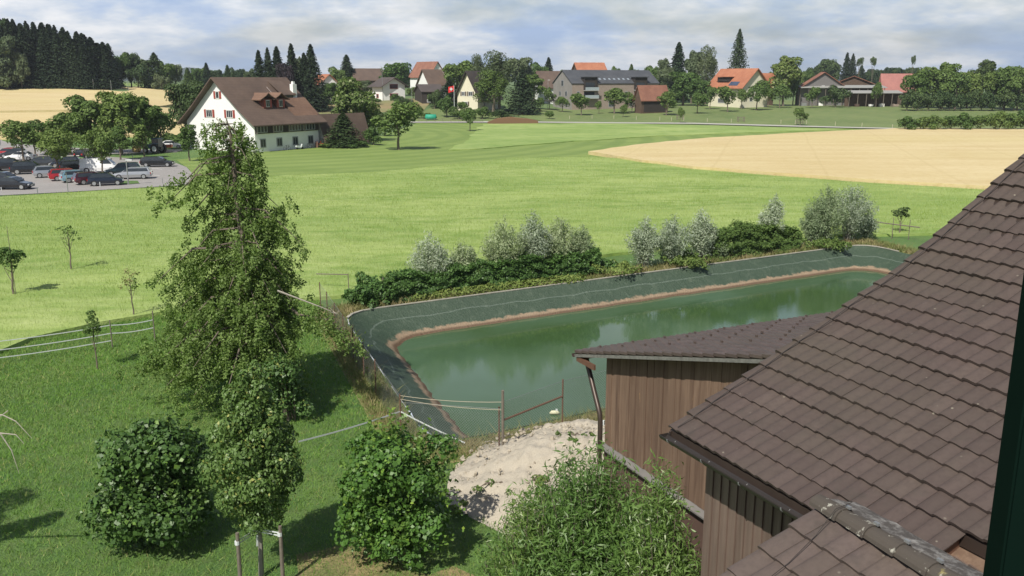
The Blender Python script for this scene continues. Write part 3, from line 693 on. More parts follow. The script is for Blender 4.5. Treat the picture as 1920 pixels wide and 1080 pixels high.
cc=lichen.mix(gr,(.052,.044,.036),(.08,.066,.053)); cc=lichen.mix(lichen.ramp(ln,[(.60,0.),(.66,.85)]),cc,(.40,.39,.33)); cc=lichen.mix(lichen.math('MULTIPLY',lichen.ramp(l2,[(.62,0.),(.68,1.)]),lichen.ramp(ln,[(.5,0.),(.56,.8)])),cc,(.34,.29,.10)); M_lich=lichen.col(cc,.9); lichen.bump(ln,.5,.01)
for k in range(12):
    m=MB(); p=rb-EP*(k*.385-.04); q=p-EP*.40; kk=len(m.v); nn=9
    for (c,rd) in ((p,.112),(q,.136)):
        for sc in (1,.86):
            for i in range(nn):
                t=PI*i/(nn-1); m.v.append(tuple(c+UP_*(math.cos(t)*rd*sc)+UP*(math.sin(t)*rd*sc*.85+.01*k%2*.0)))
    for i in range(nn-1):
        m.f+=[(kk+i,kk+i+1,kk+2*nn+i+1,kk+2*nn+i),(kk+nn+i+1,kk+nn+i,kk+3*nn+i,kk+3*nn+i+1),(kk+2*nn+i,kk+2*nn+i+1,kk+3*nn+i+1,kk+3*nn+i),(kk+i,kk+nn+i,kk+nn+i+1,kk+i+1)]
    m.mi+=[0]*(4*(nn-1)); m.f+=[(kk,kk+nn,kk+3*nn,kk+2*nn),(kk+nn-1,kk+3*nn-1,kk+4*nn-1,kk+2*nn-1)]; m.mi+=[0,0]
    o=m.build('ridge_tile',M_lich,por,smooth=False)
    if k in(0,1,2,3,4,5): cm_=MB(); cm_.box(q+UP*.12+UP_*.05,(.03,.06,.03),.4); cm_.build('ridge_clip',galv,o)
fl=MB(); seg=26; rr=random.Random(2)
for k in range(seg):
    s0=k*.19; s1=s0+.19
    def fp(s,t):
        x=rb+UP_*(.10+t*.42)+UP*(.03-.10*t+rr.uniform(-.014,.014)); return x-EP*s
    if k==0: prev=[fp(s0,t/3) for t in range(4)]
    cur=[fp(s1,t/3) for t in range(4)]
    for t in range(3): fl.add([prev[t],cur[t],cur[t+1],prev[t+1]],[(0,1,2,3)])
    prev=cur
fb=NB('mortar_flashing'); v=fb.coord('World'); ff=fb.noise(v,7,6,.75); M_fl=fb.col(fb.mix(fb.ramp(ff,[(.46,0.),(.66,1.)]),(.07,.062,.056),(.26,.25,.235)),.9); fb.bump(ff,.6,.02)
fl.build('mortar_flashing',M_fl,por)
cw=MB(); base=rb-EP*.35+UP*.16; cw.tube([base+UP_*.1,base-UP_*.12-UP*.03,E3+UP_*prow[6][0]+UP*(prow[6][1]+.09)-EP*.38,E3+UP_*prow[5][0]+UP*(prow[5][1]+.07)-EP*.45,E3+UP_*prow[3][0]+UP*(prow[3][1]+.07)-EP*.5],.004,5); cw.build('conductor_wire',darkmetal,por)
# --- shed
shed=empty('shed',(4,17,0)); sin_=Vector((-4,-17,0)); tag(shed,'brown boarded shed with low tiled roof standing between the pond and the barn','shed')
th=R(15); down=EE*math.cos(th)-UP*math.sin(th)
LE=Vector((3.148,17.704,6.9655))+sin_+down*3.7-UP*.02-UU*.02   # far lower corner of the near verge
LEN=27*.34
# rows run along UU, slope rises towards -EE
prw=[(i*.34*math.cos(th),i*.34*math.sin(th)) for i in range(25)]
tiled('roof_tiles',M_tile3,LE+UU*9.6,UU,prw,lambda i:(0,9.6),.2,shed,seed=12,wave=.02,lip=.03) if False else None
def tiled2(name,mat,E,along,slope,n,row,tw,length,parent,seed,wave=.02,lip=.03,th_=.022):
    rg=random.Random(seed); V=[];F=[]; nn=along.cross(slope).normalized()
    if nn.z<0: nn=-nn
    prof_=[(0,0),(.06,.55),(.16,.9),(.3,1),(.5,.82),(.7,.45),(.86,.18),(1,.10)]
    for i in range(n):
        a=E+slope*(i*row); b_=a+slope*(row+.045)
        for k in range(int(length/tw)):
            j=rg.uniform(-.003,.003); k_=len(V); ni=len(prof_)
            for t,hh in prof_:
                o_=along*((k+t)*tw); lo_=a+o_-slope*.015
                V+= [lo_+nn*(hh*wave+lip+j),b_+o_+nn*(hh*wave+j),lo_+nn*(hh*wave+lip-th_)]
            for q in range(ni-1):
                x=k_+q*3; F+=[(x,x+1,x+4,x+3),(x,x+3,x+5,x+2)]
            F+=[(k_,k_+2,k_+1)]
    me=bpy.data.meshes.new(name); me.from_pydata([tuple(v) for v in V],[],F); me.update(); return link(name,me,mat,parent)
tiled2('roof_tiles',M_tile3,LE,UU,-down,28,.34,.2,9.4,shed,12)
m=MB(); m.prism([LE-UP*.02,LE-down*LEN-UP*.02,LE-down*LEN+UU*9.4-UP*.02,LE+UU*9.4-UP*.02],(0,0,-.10)); m.build('roof_deck',M_brown,shed)
# stepped verge tiles with dark ends and pale underlay
m=MB()
for i in range(28):
    a=LE-down*(i*.34); m.prism([a-UU*.03+UP*.045,a-UU*.03-down*.36+UP*.005,a-UU*.03-down*.36-UP*.05,a-UU*.03-UP*.02],UU*.03)
m.build('verge_tiles',M_tile3,shed)
m=MB(); m.beam(LE-UP*.10-UU*.01,LE-down*LEN-UP*.10-UU*.01,.04,.07); m.build('verge_board',flat('grey_verge',(.17,.17,.15),.9,var=.5,scale=10),shed)
# snow stops
dirs=[]
for c in range(9):
    for q in range(9):
        sx=.5+c*.95+.2*q; p=LE-down*(.35+q*.95*.72)+UU*sx
        if sx<9.2: m=MB(); m.box(p+UP*.07,(.035,.06,.045),.4); m.build('snow_stop',M_tile3,shed)
WI=.36; WE=.88
c0=LE-UU*0+UU*WI+(-EE)*WE; wl=8.0
def roofz(p): # roof underside height at p
    d=(p-LE).dot(-EE); return LE.z+d*math.tan(th)-.14
zb=CZ-0; 
led=G(1150,827,4.85)
_r=ray(1146,830); _c=c0-sin_; ZL=CZ+_r.z*(_c.y/_r.y); print('SHED corner',_c,ZL)
m=MB(); rgb=random.Random(8); s=0
while s<wl:
    w_=rgb.uniform(.11,.17); p=c0-EE*s; q=c0-EE*(s+w_-.004); ou=rgb.choice((0,.012,.02))
    a=p-UU*ou; b3=q-UU*ou
    m.add([(a.x,a.y,ZL),(b3.x,b3.y,ZL),(b3.x,b3.y,roofz(b3)),(a.x,a.y,roofz(a)),(a.x+UU.x*.05,a.y+UU.y*.05,ZL),(b3.x+UU.x*.05,b3.y+UU.y*.05,ZL),(b3.x+UU.x*.05,b3.y+UU.y*.05,roofz(b3)),(a.x+UU.x*.05,a.y+UU.y*.05,roofz(a))],[(3,2,1,0),(4,5,6,7),(0,1,5,4),(2,3,7,6),(0,4,7,3),(1,2,6,5)]); s+=w_
m.build('board_wall',M_board,shed)
m=MB(); a=c0+UU*.06; b3=c0+UU*.06-EE*wl; d9=UU*8.6
m.prism([Vector((a.x,a.y,0)),Vector((a.x,a.y,roofz(a)-.02)),Vector((b3.x,b3.y,roofz(b3)-.02)),Vector((b3.x,b3.y,0))],d9); m.build('rear_wall',M_board,shed)
m=MB(); a=c0-UU*.02; b3=a-EE*wl; m.prism([Vector((a.x,a.y,0)),Vector((a.x,a.y,ZL-.12)),Vector((b3.x,b3.y,ZL-.12)),Vector((b3.x,b3.y,0))],UU*.06); m.build('lower_wall',M_plinth,shed)
m=MB(); m.prism([a-UU*.14+UP*(ZL-.07-a.z),a+UU*.04+UP*(ZL-.0-a.z),b3+UU*.04+UP*(ZL-b3.z),b3-UU*.14+UP*(ZL-.07-b3.z)],(0,0,-.035)); m.build('ledge',M_ledge,shed)
m=MB(); a=LE+UU*.02-UP*.16; m.beam(a-EE*.05,a-EE*(WE+.0)+UP*.0,.05,.13); m.beam(LE+UU*.02-UP*.14-EE*.02,LE+UU*9.3-UP*.14-EE*.02,.03,.16,); m.build('fascia',M_fascia,shed)
m=MB(); gutter(m,LE+EE*.09-UP*.09,-UU,EE,-.02,9.3,.85); m.build('gutter',M_brown,shed)
m=MB(); dp=LE+UU*.34+EE*.04; foot=c0-UU*.11+EE*.06; z0_=dp.z-.08
ks=[(0,0),(0,.16),(.06,.27),(.22,.45),(.55,.85),(.82,1.16),(.95,1.32),(1,1.5),(1,2.2),(1,dp.z-.1)]
m.tube([Vector((dp.x+(foot.x-dp.x)*t,dp.y+(foot.y-dp.y)*t,z0_-q)) for t,q in ks],.062,10); m.build('downpipe',M_brown,shed,smooth=True)
m=MB(); m.box(Vector((foot.x,foot.y,dp.z-1.62))+UU*.06,(.10,.06,.12),-.45); m.build('pipe_bracket',whiteplast,shed)
# --- open window leaf at the right edge of the view
wf=empty('window_frame',(1.0,1.4,CZ)); tag(wf,'dark green painted window frame edge standing beside the tiled barn roof','window frame')
pe=D(1876,780,1.5); ex=pe.x-1.0+.04
gm=flat('dark_green_paint',(.0025,.010,.007),.8,var=.1); gm2=flat('grey_green_edge',(.012,.017,.02),.8,var=.1)
for _m in (gm,gm2): _m.node_tree.nodes['Principled BSDF'].inputs['Specular IOR Level'].default_value=.05
m=MB(); m.prism([(ex,.1,-2.2),(ex+.055,.08,-2.2),(ex+.055,.14,-2.2),(ex,.16,-2.2)],(0,0,3.6)); m.build('stile',gm,wf,bevel=.004)
m=MB(); m.prism([(ex+.058,.06,-2.2),(ex+.16,.03,-2.2),(ex+.16,.12,-2.2),(ex+.058,.13,-2.2)],(0,0,3.6)); m.build('jamb',gm2,wf,bevel=.004)
clipgrid('dry_ground_patch',wobble(pxpoly([(555,1040),(640,1022),(730,1035),(760,1070),(850,1062),(900,1085),(900,1130),(520,1130)]),.35,.6,21),M_dry,.011,(3.,3.))
#@@NEXT@@
# ------------------------------------------------------------ near trees and bushes
def thing(name,P,label,cat,group=None):
    o=empty(name,P); tag(o,label,cat,group); return o
# pear tree
PB=G(497,768); rg=np.random.default_rng(77)
pear=thing('pear_tree',PB,'tall old pear tree with drooping branches and bare top, left of the pond corner','tree')
tpx=[(497,772,0),(490,700,0),(481,640,0),(473,590,0),(462,520,.1),(452,430,.1),(442,350,.0),(437,290,0),(431,245,0),(424,222,0)]
TP=[D(a,b_,PB.y+c)-PB for a,b_,c in tpx]; TP[0]=Vector((0,0,-.1))
TZ=np.array([p.z for p in TP])
def trunk_at(z): 
    z=min(max(z,TZ[0]),TZ[-1]); return Vector((float(np.interp(z,TZ,[p.x for p in TP])),float(np.interp(z,TZ,[p.y for p in TP])),z))
tm=MB(); tm.tube(TP,[.22,.19,.17,.155,.135,.115,.095,.07,.045,.02],9)
prY=[222,250,300,350,400,440,480,520,560,600,640,680,720,760]
prL=[8,48,80,112,128,128,148,160,168,178,195,212,225,225]
prR=[8,30,52,84,78,122,116,100,104,112,104,92,84,76]
prZ=[D(450,y,PB.y).z for y in prY]; mpx=MPX(PB+Vector((0,0,5)))
def rad(z,ca):
    l=np.interp(-z,[-q for q in prZ],prL)*mpx; r=np.interp(-z,[-q for q in prZ],prR)*mpx
    return l+(r-l)*(ca*.5+.5) if abs(ca)<.0 else (r if ca>0 else l)*(.72+.28*abs(ca))
LP=[];LN=[];LS=[]
nb=140
for i in range(nb):
    zf=.95+(10.7-.95)*((i+.5)/nb)**1.55; a=i*2.39996+rg.normal(0,.3)
    if 6<zf<10.2 and math.sin(a)<-.35 and rg.random()<.6: a=-a
    r=rad(zf,math.cos(a))*rg.uniform(.5,1.06)
    if rg.random()<.16: r*=1.08
    c=trunk_at(min(zf+.5+.25*r,TZ[-1]-.2)); tip=trunk_at(zf)+Vector((math.cos(a)*r,math.sin(a)*r,0)); tip.z=zf
    hi=c.lerp(tip,.55)+Vector((0,0,.18*r+.1))
    rb=.02+.014*r; tm.tube([c,hi,tip],[rb,rb*.6,.008],5)
    # drooping sprays along the outer part
    ns=int((8+7*r)*(1 if zf<5.5 else .72 if zf<8.2 else .45))
    for k in range(ns):
        t=rg.uniform(.3,1.05); q=(c*(1-t)**2+hi*2*t*(1-t)+tip*t*t) if t<=1 else tip.copy()
        sp=.10+.10*r; q=q+Vector((rg.normal(0,sp),rg.normal(0,sp),rg.normal(0,.16)))
        L_=rg.uniform(.2,.6); nl=int(64*L_+20); tt=rg.random(nl)
        dr=Vector((math.cos(a)*.3+rg.normal(0,.3),math.sin(a)*.3+rg.normal(0,.3),-.8)).normalized()
        pp=np.array(q)[None]+np.array(dr)[None]*(tt*L_)[:,None]+rg.normal(0,.075,(nl,3))
        LP.append(pp); LN.append(rg.normal(0,.8,(nl,3))+np.array([math.cos(a)*.4,math.sin(a)*.4,.5]))
LPa=np.concatenate(LP); LNa=np.concatenate(LN)
k=LPa[:,2]>.25; LPa=LPa[k]; LNa=LNa[k]
_lb=[trunk_at(5.6),D(560,590,PB.y-.6)-PB,D(620,600,PB.y-1)-PB,D(655,640,PB.y-1.2)-PB]; tm.tube(_lb,[.07,.05,.03,.01],6)
for _i in range(26):
    _t=.35+.65*_i/25; _k=min(int(_t*3),2); _q=_lb[_k].lerp(_lb[_k+1],_t*3-_k); _n=rg.integers(45,80); _c=np.array(_q)+rg.normal(0,.22,3); _tt=rg.random(_n)
    LPa=np.concatenate([LPa,_c[None]+np.array([[.15,0,-.55]])*_tt[:,None]+rg.normal(0,.13,(_n,3))]); LNa=np.concatenate([LNa,rg.normal(0,.8,(_n,3))+[.2,-.3,.5]])
me=npmesh('crown',leaf_arr(rg,LPa,LNa,.102,.6,.5),quads(len(LPa))); link('crown',me,LM['pear'],pear)
tm.build('trunk',bark,pear)
# bare pale branches
for (pts) in ([(520,545),(560,560),(600,575),(630,588)],[(400,240),(420,262),(437,285)],[(432,250),(420,230),(405,222)],[(437,290),(455,262),(462,240)]):
    m=MB(); q=[D(a,b_,PB.y-1.6+.15*i)-PB if pts[0][1]>300 else D(a,b_,PB.y)-PB for i,(a,b_) in enumerate(pts)]; m.tube(q,[.035-.026*i/(len(q)-1) for i in range(len(q))],5)
    for i in range(5):
        a=q[rg.integers(1,len(q))]; m.tube([a,a+Vector((rg.normal(0,.2),rg.normal(0,.2),rg.normal(.0,.2)))],[.012,.004],4)
    m.build('dead_branch',palewood,pear)
# small leafy suckers at the right foot of the pear
def leafbush(name,P,lobes,n,size,lm,label,cat='bush',aspect=.75,seed=0,stems=8,droop=.3,up=.5,shell=.13,inner=.22,bk=None,group=None,crownname='crown'):
    rg=np.random.default_rng(seed); o=thing(name,P,label,cat,group)
    cm=crown_mesh('crown',rg,lobes,n,size,aspect,shell=shell,droop=droop,up=up,inner=inner,wob=.13,wf=2.6); link(crownname,cm,LM[lm],o)
    m=MB(); 
    for i in range(stems):
        l=lobes[rg.integers(0,len(lobes))]; q=Vector(l[:3]); b0=Vector((rg.normal(0,.08),rg.normal(0,.08),-.05)); m.tube([b0,b0.lerp(q,.5)+Vector((0,0,.15)),q],[.045,.028,.008],5)
    m.build('stems',bk or bark,o); return o
def lobeset(rg,w_,h,z0,n,r=(.2,.34),top=1.0,sq=.9):
    out=[]; cz=z0+(h-z0)/2; n=int(n*1.7); r=(r[0]*.62,r[1]*.72)
    for i in range(n):
        d=rg.normal(size=3); d/=np.linalg.norm(d); f=rg.uniform(.55,.92); rr_=rg.uniform(*r)*w_
        out.append((d[0]*w_/2*f*rg.uniform(.9,1.12),d[1]*w_/2*f,max(z0+rr_*.5,cz+d[2]*(h-z0)/2*f),rr_,rr_,rr_*sq))
    out.append((0,0,cz,w_*.3,w_*.3,(h-z0)*.36)); return out
Pq=G(545,790); leafbush('shrub',Pq,lobeset(np.random.default_rng(5),2.1,2.7,.1,9),5200,.10,'lime','leafy green shrub growing at the right foot of the tall pear tree','shrub',seed=31)
# hazels
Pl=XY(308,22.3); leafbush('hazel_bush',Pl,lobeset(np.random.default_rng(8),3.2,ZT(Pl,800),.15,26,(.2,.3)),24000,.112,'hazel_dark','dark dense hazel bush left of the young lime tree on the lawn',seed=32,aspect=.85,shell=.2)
Pm=XY(748,21.4); leafbush('hazel_bush',Pm,lobeset(np.random.default_rng(9),2.9,ZT(Pm,812),.15,26,(.2,.3)),24000,.108,'hazel','bright green hazel bush standing in front of the pond corner, beside the gravel heap',seed=33,aspect=.85,shell=.2)
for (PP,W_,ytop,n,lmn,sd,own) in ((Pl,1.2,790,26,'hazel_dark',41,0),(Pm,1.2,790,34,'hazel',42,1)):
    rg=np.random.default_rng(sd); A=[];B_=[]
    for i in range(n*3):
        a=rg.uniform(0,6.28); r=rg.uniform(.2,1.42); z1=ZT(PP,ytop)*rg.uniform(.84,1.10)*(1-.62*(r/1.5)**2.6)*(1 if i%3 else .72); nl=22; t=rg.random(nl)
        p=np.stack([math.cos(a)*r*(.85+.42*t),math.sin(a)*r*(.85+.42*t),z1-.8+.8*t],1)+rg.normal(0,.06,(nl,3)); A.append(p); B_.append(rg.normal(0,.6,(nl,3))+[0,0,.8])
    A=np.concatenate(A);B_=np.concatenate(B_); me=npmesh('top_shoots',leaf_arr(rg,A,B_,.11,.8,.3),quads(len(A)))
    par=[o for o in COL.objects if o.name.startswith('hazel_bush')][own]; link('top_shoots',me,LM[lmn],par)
# young lime with three stakes
Pt=XY(490,20.6); rg=np.random.default_rng(51)
lime=thing('lime_tree',Pt,'young round lime tree tied between wooden stakes at the bottom edge','tree')
hh=ZT(Pt,690); lb=[]
for i in range(30):
    t=(i+.5)/30; z=1.55+t*(hh-1.75); rr_=1.16*math.sin(min(1,.25+t*1.05)**.8*PI*.86)**.75 if t<.97 else .25
    rr_=1.2*max(.25,(1-abs(t-.36)/.66)**.6 if t>.36 else (t/.36*.55+.45)); a=i*2.4; lb.append((math.cos(a)*rr_*.66,math.sin(a)*rr_*.66,z,.44*rr_+.05,.44*rr_+.05,.42))
lb.append((0,0,3.2,.8,.8,1.4))
cm=crown_mesh('crown',rg,lb,21000,.098,.6,shell=.14,droop=1.6,up=.15,inner=.2); link('crown',cm,LM['lime'],lime)
limb_tree(rg,hh*.9,.06,(0,0,3.4),(1.0,1.2),9).build('trunk',greybark,lime)
for (a,b_,Y,g_) in ((452,999,19.9,'left of the lime trunk'),(531,986,20.2,'right of the lime trunk')):
    P=XY(a,Y); o=thing('tree_stake',P,'grey wooden tree stake standing '+g_,'stake'); m=MB(); m.tube([(0,0,-.2),(.02,.0,ZT(P,b_))],[.055,.045],8); m.build('post',stakewood,o)
q1=XY(452,19.9)+UP*1.35; q2=XY(531,20.2)+UP*1.42; q3=Pt+UP*1.35
m=MB()
for a,b_ in ((q1,q3+Vector((0,-.06,0))),(q3+Vector((0,-.06,0)),q2)):
    for dz in (-.025,.05): m.beam(a+UP*dz,b_+UP*dz,.006,.035)
m.beam(q3+Vector((0,-.08,.03)),q3+Vector((-.02,-.09,-.42)),.008,.045)
for q in (q1,q2): m.tube([q+UP*.07,q-UP*.03],.062,8)
tag(m.build('tree_tie',whiteplast),'white strap tying the lime tree to its stakes','strap')
# osier willow in front of the shed
def shootbush(name,P,n,h,spread,nl,size,lm,label,cat='bush',seed=0,aspect=.17,arch=.25,jit=.03,base=.35,group=None,bk=None,root=.15):
    rg=np.random.default_rng(seed); o=thing(name,P,label,cat,group); A=[];B_=[]; m=MB()
    for i in range(n):
        a=rg.uniform(0,2*PI); r=spread*rg.random()**.6; hz=h*(1-.42*(r/spread)**1.6)*rg.uniform(.78,1.04)
        b0=Vector((rg.normal(0,root),rg.normal(0,root),-.05)); tip=Vector((math.cos(a)*r,math.sin(a)*r,hz)); mid=b0.lerp(tip,.5)+Vector((math.cos(a)*r*-.12,math.sin(a)*r*-.12,arch*h*.2))
        if i%4==0: m.tube([b0,mid,tip],[.022*h/4,.014*h/4,.004],4)
        t=base+(1-base)*rg.random(nl)**.8; b0n,mn,tn=map(np.array,(b0,mid,tip))
        p=b0n*((1-t)**2)[:,None]+mn*(2*t*(1-t))[:,None]+tn*(t*t)[:,None]
        p+=rg.normal(0,jit*(1+2*(1-t))[:,None],(nl,3)); A.append(p); B_.append(rg.normal(0,.8,(nl,3))+[math.cos(a)*.3,math.sin(a)*.3,.35])
    A=np.concatenate(A);B_=np.concatenate(B_); k=A[:,2]>.02; A=A[k];B_=B_[k]
    link('crown',npmesh('crown',leaf_arr(rg,A,B_,size,aspect,-.6),quads(len(A))),LM[lm],o); m.build('stems',bk or bark,o); return o
Po=XY(1098,15.4); shootbush('willow_bush',Po,760,ZT(Po,838),2.15,100,.15,'osier','fresh green willow bush with narrow leaves in front of the brown shed',seed=61,aspect=.19,jit=.10,base=.3)
Po=XY(985,15.2); shootbush('willow_bush',Po,240,ZT(Po,905),1.0,80,.12,'osier','low outlying willow clump left of the big fresh green willow',seed=62,jit=.09)
Po=XY(1222,13.9); shootbush('willow_bush',Po,300,ZT(Po,862),.85,90,.13,'osier','leafy willow clump growing against the corner of the large barn',seed=63,jit=.09)
leafbush('bramble_bush',XY(1235,12.8),lobeset(np.random.default_rng(3),1.6,2.2,0,7),2600,.10,'hazel_dark','dark broad leaved bramble at the foot of the large barn wall','bush',seed=64)
# hedge and willows behind the pond
def rimP(px): return PFL+dF*((px-640)/(1624-640)) if False else G(px,588-(px-640)*(130/984))
nF=Vector((-dF.y,dF.x,0)).normalized()
def strip_hedge(name,x0,x1,tops,th_,n,size,lm,label,off=1.5,seed=0,z0=.05,dens=None):
    rg=np.random.default_rng(seed); A=rimP(x0)+nF*off; Bq=rimP(x1)+nF*off; o=thing(name,A,label,'hedge'); L_=(Bq-A).length; d=(Bq-A).normalized()
    s=rg.random(n); hh=[]
    tz=[ZT(A.lerp(Bq,t),y) for t,y in tops]; hz=np.interp(s,[t for t,_ in tops],tz)
    kn=np.linspace(0,1,int(L_/.8)+2); hn=rg.normal(0,.11,len(kn)); kf=np.linspace(0,1,int(L_/.28)+2); hf=rg.normal(0,.05,len(kf)); hz*=1+np.interp(s,kn,hn)+np.interp(s,kf,hf)+np.abs(rg.normal(0,.07,n))*(rg.random(n)<.4)
    side=rg.random(n)<.55; v=rg.random(n)**.8; gn=rg.normal(0,.3,(12,len(kn))); dep=np.where(side,-th_/2*(1.05-.35*v+gn[np.minimum((v*8).astype(int)+1,11),np.clip(np.round(s*(len(kn)-1)+rg.uniform(-.3,.3,n)).astype(int),0,len(kn)-1)])+np.abs(rg.normal(0,.07,n)),rg.uniform(-.5,.5,n)*th_); top=~side&(rg.random(n)<.6); v[top]=.9+.12*rg.random(top.sum())
    dn=np.array(d); nn=np.array(nF)
    P=dn[None]*(s*L_)[:,None]+nn[None]*dep[:,None]; P[:,2]=z0+v*hz
    Nn=np.where(side[:,None],-nn[None],[0,0,1.0])+rg.normal(0,.5,(n,3))+[0,0,.35]
    link('foliage',npmesh('foliage',leaf_arr(rg,P,Nn,size,.8,.3),quads(n)),LM[lm],o)
    m=MB()
    for i in range(int(L_/2.4)+1): q=d*(i*2.4); m.tube([q,q+UP*1.4],.04,6)
    m.build('post',stakewood,o); return o
strip_hedge('hedge',738,1140,[(0,522),(.3,503),(.6,489),(1,474)],1.3,34000,.13,'ivy','long dark ivy hedge on the far bank of the pond',1.5,71)
leafbush('ivy_bush',rimP(715)+nF*1.2,lobeset(np.random.default_rng(6),3.0,1.5,0,12,(.16,.24)),7500,.13,'ivy','low dark ivy clump at the left end of the long pond hedge','bush',seed=72)
strip_hedge('hedge',1352,1512,[(0,436),(.3,428),(.6,425),(1,432)],1.5,19000,.14,'broad','shorter green hedge near the far right corner of the pond',1.4,73)
leafbush('ivy_bush',rimP(1158)+nF*1.3,lobeset(np.random.default_rng(6),1.2,1.1,0,6),1500,.13,'ivy','small ivy tuft between the long hedge and the silver willows','bush',seed=74)
sw=[(808,440,72,'silver','round silver willow bush above the left end of the long hedge'),(868,452,52,'silver_green','small silver green willow second from the left above the hedge'),(945,412,74,'silver_green','bushy grey green willow above the middle of the long hedge'),(1000,400,60,'silver','tallest pale silver willow above the long hedge'),(1050,408,70,'silver_green','spreading silver willow above the right half of the long hedge'),(1090,424,44,'silver_green','thin silver willow at the right end of the long hedge'),
(1208,412,66,'silver','left pale willow of the group in the middle of the far bank'),(1258,408,70,'silver','broad pale willow of the middle group on the far bank'),(1312,394,52,'silver','taller narrow willow at the right of the middle group'),(1345,445,40,'silver_green','low silver willow touching the shorter hedge'),(1445,367,42,'silver','small silver tree on a bare stem behind the shorter hedge'),(1545,352,72,'silver_green','left half of the big silver willow pair at the far pond corner'),(1590,346,82,'silver','right tall silver willow at the far pond corner'),(1622,400,40,'silver','low bluish willow beside the wooden rail'),(1520,390,40,'silver_green','low grey willow left of the tall silver pair'),(1400,428,40,'silver_green','pale willow shoots rising behind the shorter hedge')]
for i,(a,tp,w_,lm,lab) in enumerate(sw):
    P=rimP(a)+nF*(2.9 if a<1140 else 2.0 if a<1350 else 2.6); P.z=0
    P=XY(a,P.y); h=ZT(P,tp); wd=w_*MPX(P)
    shootbush('willow_bush' if a!=1445 else 'willow_tree',P,110 if a!=1445 else 60,h*1.04,wd*.62,int(42*max(1,h/2.5)),.19,lm,lab,'bush' if a!=1445 else 'tree',seed=200+i,aspect=.26,jit=.085,base=.25 if a!=1445 else .62,root=.2,bk=greybark)
for i,(a,n_) in enumerate(((1170,'left'),(1300,'middle'),(1560,'right'))):
    leafbush('weed_clump',rimP(a)+nF*.8,lobeset(np.random.default_rng(60+i),4.2,.7,0,12,(.08,.13)),2600,.13,'weed','low yellow green weeds on the far verge, '+n_+' of three clumps','weeds',seed=80+i)
leafbush('weed_clump',rimP(930)+nF*.55,[(x,x*.53,.15,.5,.4,.32) for x in np.linspace(-5,5.5,22)],5000,.13,'weed','low green weeds at the foot of the long ivy hedge','weeds',seed=90)
leafbush('bush',XY(1822,60),lobeset(np.random.default_rng(16),2.6,3.1,0,9),3600,.15,'fresh','bright green bush peeking out behind the barn verge','bush',seed=91)
# saplings
protos['sapling']=protobroad(12,h=3.4,wd=1.4,base=.45,nlobes=7,n=620,size=.12,trunk_r=.045,inner=.4)
protos['whip']=protobroad(13,h=3.4,wd=1.3,base=.4,nlobes=6,n=150,size=.12,trunk_r=.04,inner=.7)
protos['dense_sapling']=protobroad(14,h=3.2,wd=1.5,base=.4,nlobes=8,n=1000,size=.12,trunk_r=.05,inner=.4)
tree('dense_sapling','broad','small orchard tree with bushy crown at the left edge of the crop','young_tree',px=28,base=558,top=458,wpx=56)
tree('whip','broad','thin young tree with sparse leaves in the crop, upper one at left','young_tree',px=135,base=511,top=412,wpx=44)
tree('whip','drygrass','nearly bare young tree standing behind the white tape fence','young_tree',px=251,base=597,top=498,wpx=40)
tree('sapling','broad','slim young tree on the lawn in front of the white tape fence','young_tree',px=183,base=693,top=578,wpx=38)
o=tree('sapling','dark','small dark young tree behind the far right corner of the pond','young_tree',px=1686,base=441,top=384,wpx=36)
for a,b0,tp,lab in ((30,556,424,'tall thin pole tied beside the bushy orchard tree at the left edge'),(211,652,600,'left wooden post of the white tape fence'),(291,640,583,'right wooden post of the white tape fence'),(-40,690,640,'post of the white tape fence at the left frame edge'),(1672,448,408,'left stake beside the small dark tree at the pond corner'),(1703,450,412,'right stake beside the small dark tree at the pond corner'),(654,548,513,'wooden post at the left end of the far pond hedge'),(943,858,732,'thick wooden gate post in the chain link fence')):
    P=G(a,b0); h=ZT(P,tp); o=thing('post' if 'stake' not in lab and 'pole' not in lab else ('stake' if 'stake' in lab else 'pole'),P,lab,'post' if 'pole' not in lab else 'pole'); m=MB(); r_=.055 if 'gate' in lab else .03 if 'pole' not in lab else .018; m.tube([(0,0,-.2),(0,0,h)],[r_,r_*.85],8); m.build('shaft',stakewood,o)
# tape fence strands
def sag(a,b_,s,n=8): return [a.lerp(b_,t/n)-UP*(s*4*(t/n)*(1-t/n)) for t in range(n+1)]
ta=G(-40,690); tb=G(211,652); tcp=G(291,640)
for z,lab in ((1.12,'upper'),(.72,'middle'),(.36,'lower')):
    m=MB()
    for (a,b_) in ((ta,tb),(tb,tcp)):
        if lab=='lower' and a==tb: continue
        P_=sag(a+UP*z,b_+UP*z*(1 if a==ta else .98),.06)
        for p,q in zip(P_,P_[1:]): m.beam(p,q,.005,.04)
    tag(m.build('fence_tape',whiteplast),lab+' white tape strand of the fence across the left lawn','tape')
